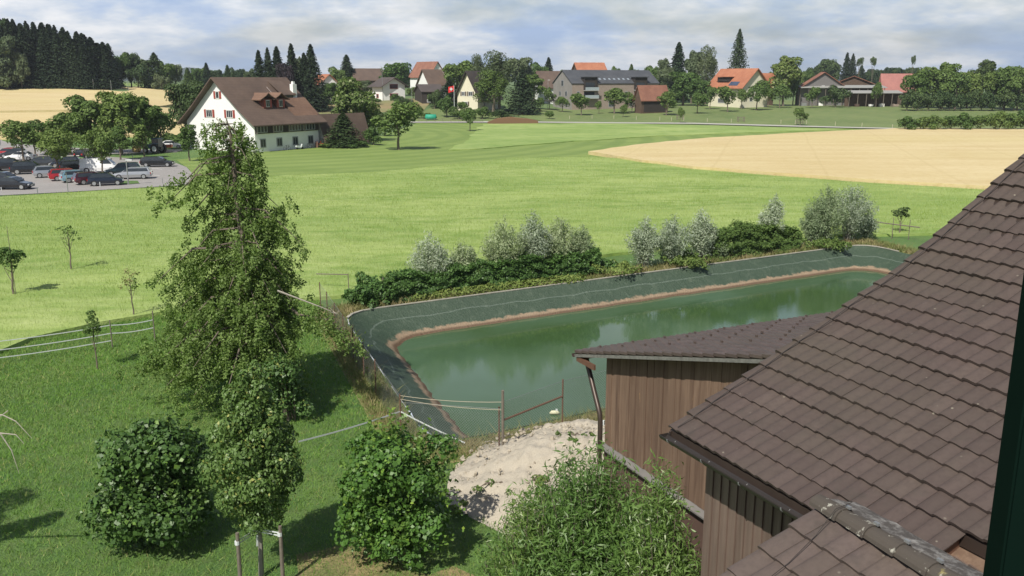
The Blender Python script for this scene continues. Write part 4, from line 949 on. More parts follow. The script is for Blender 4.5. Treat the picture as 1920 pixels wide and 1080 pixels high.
# bare branch entering from the left and its tree outside the frame
lt=thing('walnut_tree',XY(-250,19.5),'bare pale branch reaching in at the left edge from a tree outside','tree')
Pw=XY(-250,19.5); m=MB(); m.tube([(0,0,-.1),(.1,.1,2),(.2,0,4),(.15,.1,5.6)],[.15,.12,.08,.03],8); m.build('trunk',greybark,lt)
m=MB()
for pts in ([(-60,770),(0,812),(22,845),(36,888)],[(-20,800),(0,812),(30,815),(45,832)],[(-30,780),(5,778),(30,790),(60,822)],[(-60,740),(-5,785),(15,770)]):
    q=[D(a,b_,18.5)-Pw for a,b_ in pts]; m.tube(q,[.022,.016,.011,.004][:len(q)],5)
m.beam(D(-60,755,18.5)-Pw,Vector((.2,0,4)),.05,.05); m.build('dead_branch',palewood,lt)
rg=np.random.default_rng(9); cm=crown_mesh('crown',rg,[(0,0,4.6,.5,.5,.6),(.2,-.1,5.4,.4,.4,.5),(-.4,.2,4,.5,.4,.4)],1400,.11); link('crown',cm,LM['broad'],lt)
st_=thing('ash_tree',XY(-500,18.5),'tree standing just outside the left edge, throwing its shadow on the lawn','tree')
m=MB(); m.tube([(0,0,-.1),(.1,.1,3),(0,0,7.2)],[.16,.12,.04],8); m.build('trunk',greybark,st_)
cm=crown_mesh('crown',rg,[(.4*math.sin(i*2.1),.4*math.cos(i*2.1),2.6+i*.55,.75,.75,.6) for i in range(10)],7000,.12); link('crown',cm,LM['broad'],st_)
# ------------------------------------------------------------ chain link fences
def chain(name,A,Bq,h0,h1,label,hs=.11,wd=.0045,posts=(),parent=None,top=None):
    A=Vector(A);Bq=Vector(Bq); L_=(Bq-A).length; d=(Bq-A)/L_; side=Vector((-d.y,d.x,0)).normalized()
    o=thing(name,A,label,'fence'); V=[];F=[]
    def hgt(s): return h0+(h1-h0)*s/L_
    n=int((L_+2.5)/hs)
    for sg in (1,-1):
        for k in range(-int(2.5/hs),n):
            s0=k*hs if sg==1 else k*hs+0
            # line from (s0,0) to (s0+sg*h,h)
            sa,sb=(s0,s0+hgt(max(0,min(L_,s0)))) if sg==1 else (s0+hgt(max(0,min(L_,s0))),s0)
            za,zb=0.02,abs(sb-sa)
            # clip to 0..L
            def cl(s_a,z_a,s_b,z_b):
                if max(s_a,s_b)<=0 or min(s_a,s_b)>=L_: return None
                P=[(s_a,z_a),(s_b,z_b)]
                for i in (0,1):
                    s,z=P[i]; so_,zo=P[1-i]
                    for lim in (0,L_):
                        if (lim==0 and s<0) or (lim==L_ and s>L_):
                            t=(lim-s)/(so_-s); s,z=lim,z+(zo-z)*t
                    P[i]=(s,z)
                return P
            P=cl(sa,za,sb,zb)
            if not P: continue
            a=d*P[0][0]+UP*P[0][1]; b_=d*P[1][0]+UP*P[1][1]; w2=(b_-a).normalized().cross(side)*wd/2; k_=len(V)
            V+= [a-w2+side*wd*.3*sg,a+w2+side*wd*.3*sg,b_+w2+side*wd*.3*sg,b_-w2+side*wd*.3*sg]; F.append((k_,k_+1,k_+2,k_+3))
    me=bpy.data.meshes.new('wire_mesh'); me.from_pydata([tuple(v) for v in V],[],F); link('wire_mesh',me,galv,o)
    m=MB(); m.tube([UP*h0,d*L_+UP*h1],.006,5); m.build('top_wire',galv,o)
    for s in posts:
        m=MB(); m.tube([d*s-UP*.1,d*s+UP*(hgt(s)+.06)],.028,7); m.build('post',rusty,o)
    return o
FA=G(752,818); FZ=PFL+Vector((-1.35,1.0,0)); Lf=(FZ-FA).length
chain('chain_link_fence',FA,FZ,1.55,1.5,'chain link fence along the left side of the pond',posts=[0]+[Lf-0.1-i*2.5 for i in range(int(Lf/2.5))],wd=.010)
FB=G(943,858); FC=G(1054,812)
chain('chain_link_fence',FA,FB,1.3,1.75,'sagging chain link fence between the pond corner and the gate post',hs=.10,wd=.006)
chain('chain_link_fence',FB,FC,2.0,2.0,'chain link gate section with rusty cross rail above the gravel heap',hs=.10,wd=.005)
FD=FC+(FC-FB).normalized()*3.2+Vector((.6,0,0)); chain('chain_link_fence',FC,FD,2.0,1.9,'chain link fence section between gravel heap and shed downpipe',hs=.10,wd=.005,posts=(0,))
for a,b_,r_,lab,mt in ((FB+UP*1.35,FC+UP*1.42,.035,'rusty cross rail of the gate section in the chain link fence',rusty),):
    m=MB(); m.tube([a,b_],r_,7); tag(m.build('gate_rail',mt),lab,'rail')
m=MB(); m.tube([G(936,850)-UP*.1,G(936,850)+UP*1.7],.03,7); tag(m.build('fence_post',rusty),'thin rusty post just left of the thick gate post','post')
for zA,zB,lab in ((1.55,2.0,'upper pale rope from the pond corner post to the gate post'),(1.42,1.72,'lower pale rope from the pond corner post to the gate post')):
    m=MB(); m.tube(sag(FA+UP*zA,FB+UP*zB,.08),.009,5); tag(m.build('rope',flat('rope_fibre',(.45,.40,.30),.9)),lab,'rope')
def tapeline(a,b_,s,lab):
    m=MB(); P_=sag(a,b_,s)
    for p,q in zip(P_,P_[1:]): m.beam(p,q,.006,.05)
    tag(m.build('fence_tape',whiteplast),lab,'tape')
tl=D(560,828,26.5); tapeline(tl,FA+UP*.95,.05,'white tape running from the lime tree to the pond corner post'); tapeline(FA+UP*.95,G(872,838)+UP*.15,.03,'white tape running down from the corner post along the pond end')
r0_=G(1597,438)+UP*1.0; r1_=G(1672,448)+UP*1.2; r2_=G(1722,452)+UP*1.1
m=MB(); m.tube([r0_,(r0_+r1_)/2+UP*.12,r1_,r2_],.05,6); m.tube([G(1630,440),G(1630,440)+UP*1.7],.04,6); tag(m.build('wooden_rail',stakewood),'rough wooden rail behind the far right corner of the pond','rail')
m=MB(); a=G(654,548)+UP*1.1; m.tube([a,a+Vector((-2.0,.4,-.05))],.035,6); tag(m.build('wooden_rail',stakewood),'short wooden rail at the left end of the pond hedge','rail')
# floats and sticks
o=thing('buoy',G(1040,777,WZ),'small yellowish white float lying on the pond water behind the gate fence','float'); m=MB(); m.tube([(-.22,0,.05),(-.12,0,.09),(.12,0,.09),(.22,0,.05)],[.03,.09,.09,.03],10); m.build('hull',flat('yellow_white',(.6,.58,.40),.5),o,smooth=True); m=MB(); m.box((.08,0,.2),(.08,.06,.08)); m.build('handle',whiteplast,o)
m=MB(); m.tube([G(706,634,-1.15),G(735,640,WZ+.03)],.025,5); tag(m.build('driftwood_stick',flat('pale_stick',(.45,.38,.2),.9)),'pale stick lying on the mud in the left pond corner','stick')
# gravel heap
def heap():
    c=G(1065,880); bm=bmesh.new(); n=90; Wd,Dp,Hh=4.6,4.6,1.55; rg=random.Random(4); vs={}
    def ns(x,y,s): return math.sin(x*s*1.3+y*s*.7+1)*math.cos(y*s*1.1-x*s*.5+2)
    for i in range(n+1):
        for j in range(n+1):
            x=(i/n*2-1); y=(j/n*2-1); r=math.hypot(x,y)*(1+.08*math.sin(math.atan2(y,x)*3+1)+.05*math.sin(math.atan2(y,x)*7))
            z=Hh*max(0,1-r**1.35)**.95; z+=(.16*ns(x,y,5)+.09*ns(x,y,13)+.05*ns(x,y,29)+.03*ns(y,x,47))*min(1,max(0,1-r)*5)+rg.gauss(0,.03)*(r<1)
            if r>=1: z=-.05-.1*(r-1)
            vs[i,j]=bm.verts.new((x*Wd,y*Dp,z))
    for i in range(n):
        for j in range(n): bm.faces.new((vs[i,j],vs[i+1,j],vs[i+1,j+1],vs[i,j+1])) if min(vs[i,j].co.z,vs[i+1,j+1].co.z)>-.051 else None
    me=bpy.data.meshes.new('gravel_heap'); bm.to_mesh(me); bm.free(); P=XY(1112,26.3)
    o=link('gravel_heap',me,M_gravel,None,P,True); tag(o,'pale heap of gravel between the pond fence and the shed','heap'); return P
HP=heap()
rg=np.random.default_rng(15); _V=[];_F=[]
for _i in range(900):
    _x,_y=rg.uniform(-1,1,2); _r=math.hypot(_x,_y)
    if _r>1: continue
    _z=1.55*max(0,1-_r**1.35)**.95+.06; _s=abs(rg.normal(0,.035))+.02; _c=np.array([_x*4.6,_y*4.6,_z]); _o=np.array([[1,0,0],[0,1,0],[-1,0,0],[0,-1,0],[0,0,1.],[0,0,-1]])*_s*rg.uniform(.6,1.3,(6,1)); _k=len(_V); _V+=list(map(tuple,_c+_o+rg.normal(0,_s*.2,(6,3)))); _F+=[(_k,_k+1,_k+4),(_k+1,_k+2,_k+4),(_k+2,_k+3,_k+4),(_k+3,_k,_k+4),(_k+1,_k,_k+5),(_k+2,_k+1,_k+5),(_k+3,_k+2,_k+5),(_k,_k+3,_k+5)]
_me=bpy.data.meshes.new('stones'); _me.from_pydata(_V,[],_F); _st=link('stones',_me,flat('heap_stone',(.42,.37,.29),.9,var=.4,scale=3),[o for o in COL.objects if o.name=='gravel_heap'][0]); _st['kind']='stuff'
pg=pxpoly([(858,905),(905,882),(1000,870),(1100,864),(1280,870),(1300,1000),(960,1010),(880,970)]); clipgrid('gravel_ground',wobble(pg,.25,1),M_gravel,.014,(3.,3.),kind='structure')
for i,(a,b_,w_,lab) in enumerate(((925,905,.5,'small weeds on the lower left slope of the gravel heap'),(1070,822,.28,'single green tuft near the top of the gravel heap'),(870,930,.45,'weed patch at the left foot of the gravel heap'),(1000,900,.4,'weed patch halfway up the gravel heap'))):
    P=G(a,b_); 
    # put it on the heap surface
    r=ray(a,b_); t=12.
    while t<60:
        Q=CAMP+r*t; x=(Q.x-HP.x)/4.6; y=(Q.y-HP.y)/4.6; rr_=math.hypot(x,y); hz=1.55*max(0,1-rr_**1.35)**.95 if rr_<1 else 0
        if Q.z<=max(hz,0): P=Q; break
        t+=.03
    leafbush('weed_clump',P,[(rg.normal(0,w_),rg.normal(0,w_),.02,w_*.35,w_*.35,.1) for _ in range(6)],500,.07,'weed',lab,'weeds',seed=120+i,stems=2,up=.2)
hz=bpy.data.materials.new('haze_air'); hz.use_nodes=True; hz.node_tree.nodes.clear()
_o=hz.node_tree.nodes.new('ShaderNodeOutputMaterial'); _v=hz.node_tree.nodes.new('ShaderNodeVolumePrincipled'); _v.inputs['Color'].default_value=(.80,.87,.95,1); _v.inputs['Density'].default_value=HAZE; _v.inputs['Anisotropy'].default_value=.2
hz.node_tree.links.new(_v.outputs[0],_o.inputs['Volume'])
if HAZE>0:
    m=MB(); m.box((0,1900,61),(6200,4900,140)); tag(m.build('haze',hz),'thin pale summer haze over the fields',kind='stuff')
#@@NEXT2@@
# ------------------------------------------------------------ far hills
def hill(label,pts,Y,th,mat,dz=0):
    m=MB(); P=[D(a,b_,Y) for a,b_ in pts]; bot=-5
    for a,b_ in zip(P,P[1:]):
        m.add([(a.x,Y-th,bot),(b_.x,Y-th,bot),(b_.x,Y,b_.z),(a.x,Y,a.z),(b_.x,Y+th,bot),(a.x,Y+th,bot)],[(0,1,2,3),(3,2,4,5)])
    o=m.build('hills',mat); tag(o,label,kind='structure'); return o
hm=flat('forest_hill',(.03,.05,.035),.95,var=.3,scale=.02,kind='World')
hill('distant forested hills on the horizon',[(-400,143),(0,140),(200,139),(330,131),(350,126),(375,128),(400,136),(440,137),(455,133),(480,136),(540,138),(700,141),(1000,142),(1400,141),(1700,139),(2000,141),(2400,143)],3300,500,hm)
# ------------------------------------------------------------ houses
def roofmat(name,c,c2,c3=None,sc=1.0):
    b=NB(name); v=b.coord('World'); a=b.noise(v,.35*sc,5,.6); g=b.noise(v,2.5*sc,5,.7); u=b.n('ShaderNodeTexBrick'); b.L.new(b.coord('Object',(3,3,3)),u.inputs['Vector'])
    col=b.mix(b.ramp(a,[(.35,0.),(.65,1.)]),c,c2); col=b.mix(b.ramp(g,[(.3,.45),(.55,0.)]),col,tuple(x*.65 for x in c))
    wv=b.n('ShaderNodeTexWave'); wv.bands_direction='Z'; wv.inputs['Scale'].default_value=1.1; b.L.new(b.coord('Object'),wv.inputs['Vector'])
    col=b.mix(b.ramp(wv.outputs['Fac'],[(.0,.4),(.35,0.)]),col,tuple(x*.5 for x in c))
    return b.col(col,.8)
RM=dict(brown=roofmat('brown_clay_roof',(.10,.068,.052),(.145,.098,.073)),newbrown=roofmat('fresh_brown_tiles',(.155,.088,.058),(.20,.118,.078)),
 orange=roofmat('orange_roof',(.34,.125,.065),(.43,.18,.10)),red=roofmat('red_roof',(.40,.13,.09),(.48,.17,.12)),dull=roofmat('dull_red_roof',(.22,.095,.065),(.30,.14,.09)),
 grey=roofmat('anthracite_roof',(.055,.06,.07),(.08,.085,.095)),darkbrown=roofmat('dark_brown_roof',(.07,.055,.05),(.10,.08,.07)),pink=roofmat('pinkish_sheet_roof',(.42,.18,.16),(.50,.22,.19)))
WM=dict(white=flat('white_render',(.80,.80,.78),.9,var=.06,scale=.8),cream=flat('cream_render',(.66,.62,.48),.9,var=.06,scale=.8),wood=boards_mat('grey_weathered_wood',(.20,.19,.18),(.27,.25,.235),(.33,.31,.29)),
 brown=flat('brown_wood_wall',(.10,.065,.045),.9,var=.25,scale=1.5),beige=flat('beige_wood_wall',(.30,.24,.20),.9,var=.2,scale=1.5),dark=M_dark,grey=flat('grey_gable',(.17,.16,.155),.9,var=.2))
M_shut=flat('red_shutter',(.30,.055,.04),.7); M_shutb=flat('brown_shutter',(.10,.07,.05),.7); M_frame=flat('white_window_frame',(.62,.62,.60),.7); M_greyframe=flat('grey_window_surround',(.30,.31,.32),.8)
def house(name,label,xl,xc,xr,Y,phi,ye,yr,wall,roof,ridge='r',over=.7,yb=None,cat='house',wins=(),frame=None,shut=None,gablewall=None,z0=None,flare=0,wallh=None,group=None):
    """corner nearest the camera is under pixel column xc at depth Y; wall r runs right-away, wall l left-away. phi: turn of wall r"""
    phi=R(phi); C=XY(xc,Y); r=Vector((math.cos(phi),math.sin(phi),0)); l=Vector((-math.sin(phi),math.cos(phi),0))
    def solve(dv,px):
        k=(px-960)/FPX; zc=3
        # (C.x+dv.x*L)=k*((C.y+dv.y*L)*CP+(CZ-zc)*SP)
        return (k*(C.y*CP+(CZ-zc)*SP)-C.x)/(dv.x-k*dv.y*CP)
    Lr=solve(r,xr); Ll=solve(l,xl)
    if not(1<Lr<90): print('HOUSE',label,'Lr',Lr); Lr=max(3,min(40,abs(Lr)))
    if not(1<Ll<90): print('HOUSE',label,'Ll',Ll); Ll=max(3,min(20,abs(Ll)))
    zb=C.z if z0 is None else z0
    hw=ZT(C,ye)+C.z-zb
    mid=C+(l*Ll/2 if ridge=='r' else r*Lr/2); hr=CZ+mid.y*(-SP+((540-yr)/FPX)*CP)/(CP+((540-yr)/FPX)*SP)-zb
    hr=max(hr,hw+1)
    o=empty(name,(C.x,C.y,zb),phi); tag(o,label,cat,group)
    # local frame: x along r, y along l
    W=MB()
    rx,ry=(Lr,Ll) if ridge=='r' else (Ll,Lr)
    def loc(a,b_,z): return (a,b_,z) if ridge=='r' else (b_,a,z)   # a along the ridge, b across
    pent=lambda a:[loc(a,0,-.5),loc(a,ry,-.5),loc(a,ry,hw),loc(a,ry/2,hr-.12),loc(a,0,hw)]
    P0=pent(0);P1=pent(rx)
    W.add(P0+P1,[(0,1,2,3,4),(9,8,7,6,5),(0,5,6,1),(1,6,7,2),(4,9,5,0)]); W.build('wall',wall,o)
    if gablewall:
        G_=MB(); 
        for a in (-.03,rx+.03): G_.add([loc(a,.02,hw-.0),loc(a,ry-.02,hw),loc(a,ry/2,hr-.14)],[(0,1,2)])
        G_.build('gable',gablewall,o)
    T=MB(); sl=(hr-hw)/(ry/2); ez=hw-over*sl*(1-flare*.5)
    for s in (0,1):
        b0=-over if s==0 else ry+over; bm2=ry/2; bq=(over*1.2) if s==0 else ry-over*1.2
        if flare:
            pts=[(b0,ez+.0),(ry*.16 if s==0 else ry*.84,hw+sl*ry*.16),(bm2,hr)]
        else: pts=[(b0,ez),(bm2,hr)]
        for (p,zp),(q,zq) in zip(pts,pts[1:]):
            v=[loc(-over,p,zp),loc(rx+over,p,zp),loc(rx+over,q,zq),loc(-over,q,zq)]
            T.prism(v,(0,0,.22))
    ro=T.build('roof',roof,o)
    # windows: (face, u fraction, z metres, width, height, shutters)
    for wv in wins:
        f,u,z,w_,h_=wv[:5]; sh=wv[5] if len(wv)>5 else None
        fr=frame or M_frame
        def box(m,uu,zz,ww,hh,dep,off):
            if f=='r': m.box((uu,-off,zz),(ww,dep,hh))
            else: m.box((-off,uu,zz),(dep,ww,hh))
        L_=Lr if f=='r' else Ll; uu=u*L_
        m=MB(); box(m,uu,z,w_+.24,h_+.24,.08,.03); wo_=m.build('window',fr,o)
        m=MB(); 
        npn=max(1,round(w_/.55))
        for i in range(npn): box(m,uu-w_/2+(i+.5)*w_/npn,z,w_/npn-.10,h_-.10,.05,.06)
        m.build('pane',glass,wo_)
        if sh:
            for sg in (-1,1):
                m=MB(); box(m,uu+sg*(w_/2+.36),z,.5,h_+.15,.06,.06); m.build('shutter',sh,wo_)
    return o,r,l,Lr,Ll,hw,hr
# the white farmhouse --------------------------------------------------
fo,fr_,fl_,FLr,FLl,fhw,fhr=house('farmhouse','large white farmhouse with steep brown roof and twin dormers behind the car park',352,480,597,158,58,231,147,WM['white'],RM['brown'],over=1.25,flare=.9,cat='farmhouse',frame=M_frame,
 wins=[('l',.50,9.9,.75,1.15,M_shut),('l',.34,6.6,1.5,1.25,M_shut),('l',.64,6.6,1.5,1.25,M_shut)]+[('r',u,1.55,1.15,1.35) for u in (.11,.36,.61,.86)])
for i,ch in enumerate([c for c in fo.children if c.name.startswith('window')][3:]): ch.data.materials.clear(); ch.data.materials.append(M_greyframe)
m=MB(); m.box((FLr*.5,-.10,fhw-.95),(FLr-.2,.16,1.9)); m.build('timber_band',M_dark,fo)
for g0,n_ in ((.10,3),(.335,3),(.60,4),(.83,4)):
    m=MB(); m.box((FLr*g0,-.22,fhw-1.0),(n_*.75+.15,.1,1.45)); w_=m.build('window_band',M_greyframe,fo)
    m=MB()
    for k in range(n_): m.box((FLr*g0+(k-(n_-1)/2)*.75,-.285,fhw-1.0),(.5,.04,1.2))
    m.build('pane',glass,w_)
for k in range(5):
    m=MB(); m.box((FLr*(.0+k*.245)+.12,-.5,fhw-.9),(.16,.16,1.9)); m.build('post',flat('grey_post',(.25,.22,.2),.9),fo)
sl=(fhr-fhw)/(FLl/2)
def dormer(u,b0,w_,h_):
    zb=fhw+sl*b0; d=h_/sl+1.2
    m=MB(); x=FLr*u; m.box((x,b0+d/2-.3,zb+h_/2),(w_,d,h_)); m.build('dormer',M_shut if False else flat('dormer_wood',(.16,.05,.035),.8),fo)
    m=MB(); g=.62
    for sg in (-1,1):
        q=[(x,b0-.7,zb+h_+.95),(x+sg*(w_*.32),b0-.7,zb+h_+.45),(x+sg*(w_/2+1.0),b0-.7,zb+h_*.86)]
        for p,q2 in zip(q,q[1:]): m.prism([p,q2,(q2[0],b0+d+1.8,q2[2]+.0),(p[0],b0+d+1.8,p[2])],(0,0,.14))
    m.build('dormer_roof',RM['newbrown'],fo)
    m=MB(); m.box((x,b0-.33,zb+h_*.52),(.9,.08,h_*.72)); w2=m.build('window',M_frame,fo); m=MB()
    for sg in (-1,1): m.box((x+sg*.21,b0-.39,zb+h_*.52),(.32,.04,h_*.6))
    m.build('pane',glass,w2)
    for sg in (-1,1): m=MB(); m.box((x+sg*.72,b0-.36,zb+h_*.52),(.42,.06,h_*.74)); m.build('shutter',M_shut,w2)
dormer(.36,2.7,2.0,1.75); dormer(.56,2.7,2.0,1.75)
m=MB(); b0=4.6; zb=fhw+sl*b0; m.box((FLr*.82,b0+.5,zb+.35),(3.6,1.2,.7)); rw=m.build('roof_window_box',M_dark,fo); m=MB(); m.box((FLr*.81,b0-.14,zb+.38),(2.6,.05,.4)); m.build('pane',glass,rw)
m=MB(); m.prism([(FLr*.70,b0-.5,zb+.62),(FLr*.93,b0-.5,zb+.62),(FLr*.93,b0+3.2,zb+3.2),(FLr*.70,b0+3.2,zb+3.2)],(0,0,.15)); m.build('shed_dormer_roof',RM['brown'],fo)
m=MB(); m.prism([(FLr*.66,-.9,fhw-.65),(FLr+.9,-.9,fhw-.65),(FLr+.9,b0-.6,zb-.12),(FLr*.66,b0-.6,zb-.12)],(0,0,.30)); m.build('repaired_tiles',RM['newbrown'],fo)
m=MB(); m.box((FLr*.93,b0+.3,zb+1.2),(1.0,.8,3.0)); ch=m.build('chimney',WM['white'],fo); m=MB(); m.box((FLr*.93,b0+.3,zb+2.95),(.5,.4,.5)); m.build('chimney_pot',WM['white'],ch)
m=MB()
for k in range(1,12): m.tube([(FLr*.62,1.5+k*.45,fhw+sl*(1.5+k*.45)+.26),(FLr*.62+.02,1.5+k*.45+.4,fhw+sl*(1.9+k*.45)+.26)],.05,4)
m.build('roof_ladder',flat('pale_metal_strip',(.35,.3,.28),.6),fo)
house('annex','low brown roofed annex with white wall at the right end of the farmhouse',597,612,684,172,50,247,216,WM['white'],RM['brown'],over=.9,cat='annex',wins=[('r',.86,1.3,.8,1.6)])
# village ----------------------------------------------------------------
house('house','small white house with bright orange roof above the farmhouse ridge',583,600,638,330,35,158,140,WM['white'],RM['orange'],wins=[('r',.3,1.8,1,1.2),('r',.7,1.8,1,1.2),('l',.5,1.8,1,1.2)],ridge='l')
house('house','low long house with old brown roof left of the village trees',655,668,724,395,20,150,129,WM['brown'],RM['brown'],wins=[('r',.4,1.5,1,1)])
house('house','white chalet with brown roof and red balcony facing the meadow',699,718,760,330,38,160,146,WM['white'],RM['darkbrown'],ridge='l',over=1.3,wins=[('r',.5,5.0,3.2,1.5),('r',.5,1.6,3.2,1.6),('l',.5,1.6,1.4,1.2)],frame=M_shut)
house('house','tall house with red brown hipped roof and white gable windows on the hilltop',770,806,836,410,40,142,116,WM['white'],RM['dull'],ridge='l',wins=[('l',.4,4.6,1,1.4),('l',.6,4.6,1,1.4)],gablewall=WM['white'])
house('house','white walled house with long brown roof below the hilltop house',784,806,838,350,30,158,131,WM['white'],RM['brown'],wins=[('r',.5,2.4,1.2,1.4),('l',.5,2.4,1,1.2)])
house('shed','low shed with flat dark roof below the white walled village house',778,792,832,318,15,172,159,WM['dark'],RM['darkbrown'],over=.5,cat='shed',wins=[('r',.3,1,1,.8)])
house('house','cream house with brown shutters and dark brown roof beside the flag pole',858,896,935,292,62,176,134,WM['cream'],RM['darkbrown'],over=1.2,wins=[('l',.35,5.6,1.3,1.3,M_shutb),('l',.70,5.6,1.0,1.2,M_shutb),('l',.6,2.4,1.5,1.3,M_shutb),('r',.3,2.0,1.2,1.2)])
house('house','brown roofed house standing just left of the grey apartment building',1003,1012,1052,352,14,161,134,WM['white'],RM['brown'],wins=[('r',.3,1.8,1,1.2),('r',.6,1.8,1,1.2)])
ao,_,_,ALr,ALl,ahw,ahr=house('apartment_building','long grey apartment building with anthracite roof and two balcony bays',1037,1072,1233,318,24,156,132,WM['wood'],RM['grey'],over=.35,cat='building',frame=M_greyframe,
 wins=[('l',.5,9.2,1.5,1.9),('l',.3,5.6,1.2,1.6),('l',.62,5.6,1.0,1.5),('l',.28,2.0,1.2,1.6),('r',.07,5.2,.9,2.2),('r',.40,5.2,1.2,1.4),('r',.50,5.2,1.2,1.4),('r',.62,5.2,.9,2),('r',.45,2.0,2.2,2.0),('r',.68,2.0,1,2),('r',.92,5.2,1,1.8)])
m=MB(); m.box((ALr/2,-.04,ahw/2),(ALr-.1,.05,ahw)); m.build('front_cladding',WM['beige'],ao)
sl=(ahr-ahw)/(ALl/2)
for u in (.20,.78):
    m=MB(); m.box((ALr*u,.6,ahw-.2),(5.2,2.6,4.6)); bb=m.build('balcony_bay',M_dark,ao)
    m=MB(); m.box((ALr*u,.4,ahw+2.15),(6.0,3.4,.25)); m.build('bay_roof',RM['grey'],bb)
    m=MB(); m.box((ALr*u,-1.0,ahw-2.5),(5.4,1.6,.22)); m.box((ALr*u,-1.0,ahw-5.2),(5.4,1.6,.22)); m.build('balcony_slab',flat('concrete',(.38,.38,.37),.9),bb)
    for z in (ahw-1.9,ahw-4.6): m=MB(); m.box((ALr*u,-1.75,z),(5.4,.06,1.0)); m.build('railing',flat('pale_railing',(.35,.4,.42),.3),bb)
    m=MB(); m.box((ALr*u-.3,-.72,ahw-.9),(3.6,.06,2.2)); m.box((ALr*u-.3,-.1,ahw-4.1),(4.2,.06,2.2)); m.build('glazing',glass,bb)
for k in range(7):
    m=MB(); b_=1.9; m.box((ALr*(.34+k*.055),b_,ahw+sl*b_+.28),(.75,1.0,.08),M=Matrix.Rotation(math.atan(sl),3,'X')); m.build('skylight',flat('skylight_glass',(.30,.34,.38),.1),ao)
house('house','house with orange roof and white chimney showing above the grey building ridge',1073,1083,1134,400,12,131,118,WM['brown'],RM['orange'],wins=[('r',.5,3,1,1)])
so_,_,_,SLr,SLl,shw,_=house('open_shed','open brick shed with orange roof right of the grey building',1190,1202,1252,300,28,183,161,WM['brown'],RM['dull'],cat='shed',over=.6)
m=MB(); m.box((SLr*.5,-.04,shw*.5),(SLr*.8,.05,shw*.8)); m.build('opening_shade_panel',M_dark,so_)  # dark panel on the closed wall, painting the shade inside the open front
bo,_,_,BLr,BLl,bhw,bhr=house('house','big house with orange roof, cream gable and roof solar panels near the sequoia',1326,1374,1432,335,52,157,129,WM['cream'],RM['orange'],ridge='r',over=1.0,wins=[('l',.3,2.5,1.2,1.4)])
bpy.data.objects.remove([c for c in bo.children if c.name.startswith('window')][0]) if False else None
h2,_,_,HLr,HLl,hhw,hhr=house('house','broad orange roofed house with cream timbered gable beside the sequoia',1328,1390,1438,330,30,161,129,WM['cream'],RM['orange'],ridge='l',over=1.1,wins=[('r',.35,3.0,1.3,1.3),('r',.62,3.0,1.3,1.3),('r',.48,6.2,1.4,1.3),('l',.6,2.4,3.5,1.6)])
for c in list(bo.children_recursive)+[bo]: bpy.data.objects.remove(c)
sl=(hhr-hhw)/(HLr/2)
m=MB(); m.box((1.9,HLl*.62,hhw+sl*1.9+.55),(2.6,6.0,1.5)); dd=m.build('dormer',M_dark,h2); m=MB(); m.box((1.7,HLl*.62,hhw+sl*1.9+1.45),(3.4,6.8,.16)); m.build('dormer_roof',RM['orange'],dd)
m=MB(); m.box((.5,HLl*.28,hhw+sl*.5+.3),(2.0,4.6,.1),M=Matrix.Rotation(-math.atan(sl),3,'Y')); m.build('solar_panel',flat('solar_blue',(.06,.08,.13),.15),h2)
house('barn_house','small orange roof end just right of the cream gabled house',1427,1431,1449,352,10,150,138,WM['brown'],RM['orange'],cat='house')
g1,_,_,gL,gl,gh,_=house('farm_barn','wide farm barn with orange roof and grey boarded gable',1494,1498,1583,348,6,164,136,WM['grey'],RM['dull'],ridge='l',over=.8,cat='barn',wins=[('r',.5,7.0,1,1)])
house('farm_barn','middle farm barn with orange roof behind the open lean-to',1561,1634,1652,362,70,157,143,WM['brown'],RM['dull'],ridge='r',over=.8,cat='barn')
house('farm_barn','farm barn with pinkish red roof at the edge of the right wood',1648,1652,1712,356,8,155,139,WM['brown'],RM['pink'],over=.9,cat='barn')
house('farm_barn','orange roofed barn mostly hidden behind the right wood',1790,1796,1838,395,8,147,137,WM['brown'],RM['orange'],over=.8,cat='barn')
def leanto(label,x0,x1,y0,y1,Y,dep,seed):
    A=XY(x0,Y);B_=XY(x1,Y); zt0=CZ+A.y*(-SP+((540-y0)/FPX)*CP)/(CP+((540-y0)/FPX)*SP); o=thing('lean_to',A,label,'shelter'); L_=(B_-A).length
    h=zt0-A.z; m=MB(); m.prism([(0,-.6,h-.4),(L_,-.6,h-.4),(L_,dep,h+.5),(0,dep,h+.5)],(0,0,.16)); m.build('roof',flat('pale_sheet_roof',(.30,.30,.28),.7,var=.2),o)
    m=MB(); m.box((L_/2,dep,h/2),(L_,.15,h)); m.build('rear_wall',WM['brown'],o)
    for i in range(int(L_/3.2)+1): m=MB(); m.box((i*3.2+.1,-.2,h/2-.2),(.2,.2,h-.3)); m.build('post',stakewood,o)
    rg=random.Random(seed)
    for i in range(5): m=MB(); w_=rg.uniform(.8,2); m.box((rg.uniform(1,L_-1),rg.uniform(.5,dep-1),.6),(w_,1,rg.uniform(.7,1.4))); m.build('stored_crate',rg.choice([WM['white'],WM['beige'],M_plinth,galv]),o)
    return o
leanto('long open lean-to with pale sheet roof in front of the farm barns',1498,1660,163,0,346,5,1)
leanto('lower open shelter with posts in front of the middle farm barn',1590,1690,173,0,338,4,2)
m=MB(); o=thing('carport',XY(995,310),'flat dark carport left of the grey apartment building','carport'); m.box((4.5,2,2.7),(9,5,.25)); m.build('roof',M_dark,o)
for x in (.3,8.7): m=MB(); m.box((x,0,1.3),(.2,.2,2.6)); m.build('post',stakewood,o)
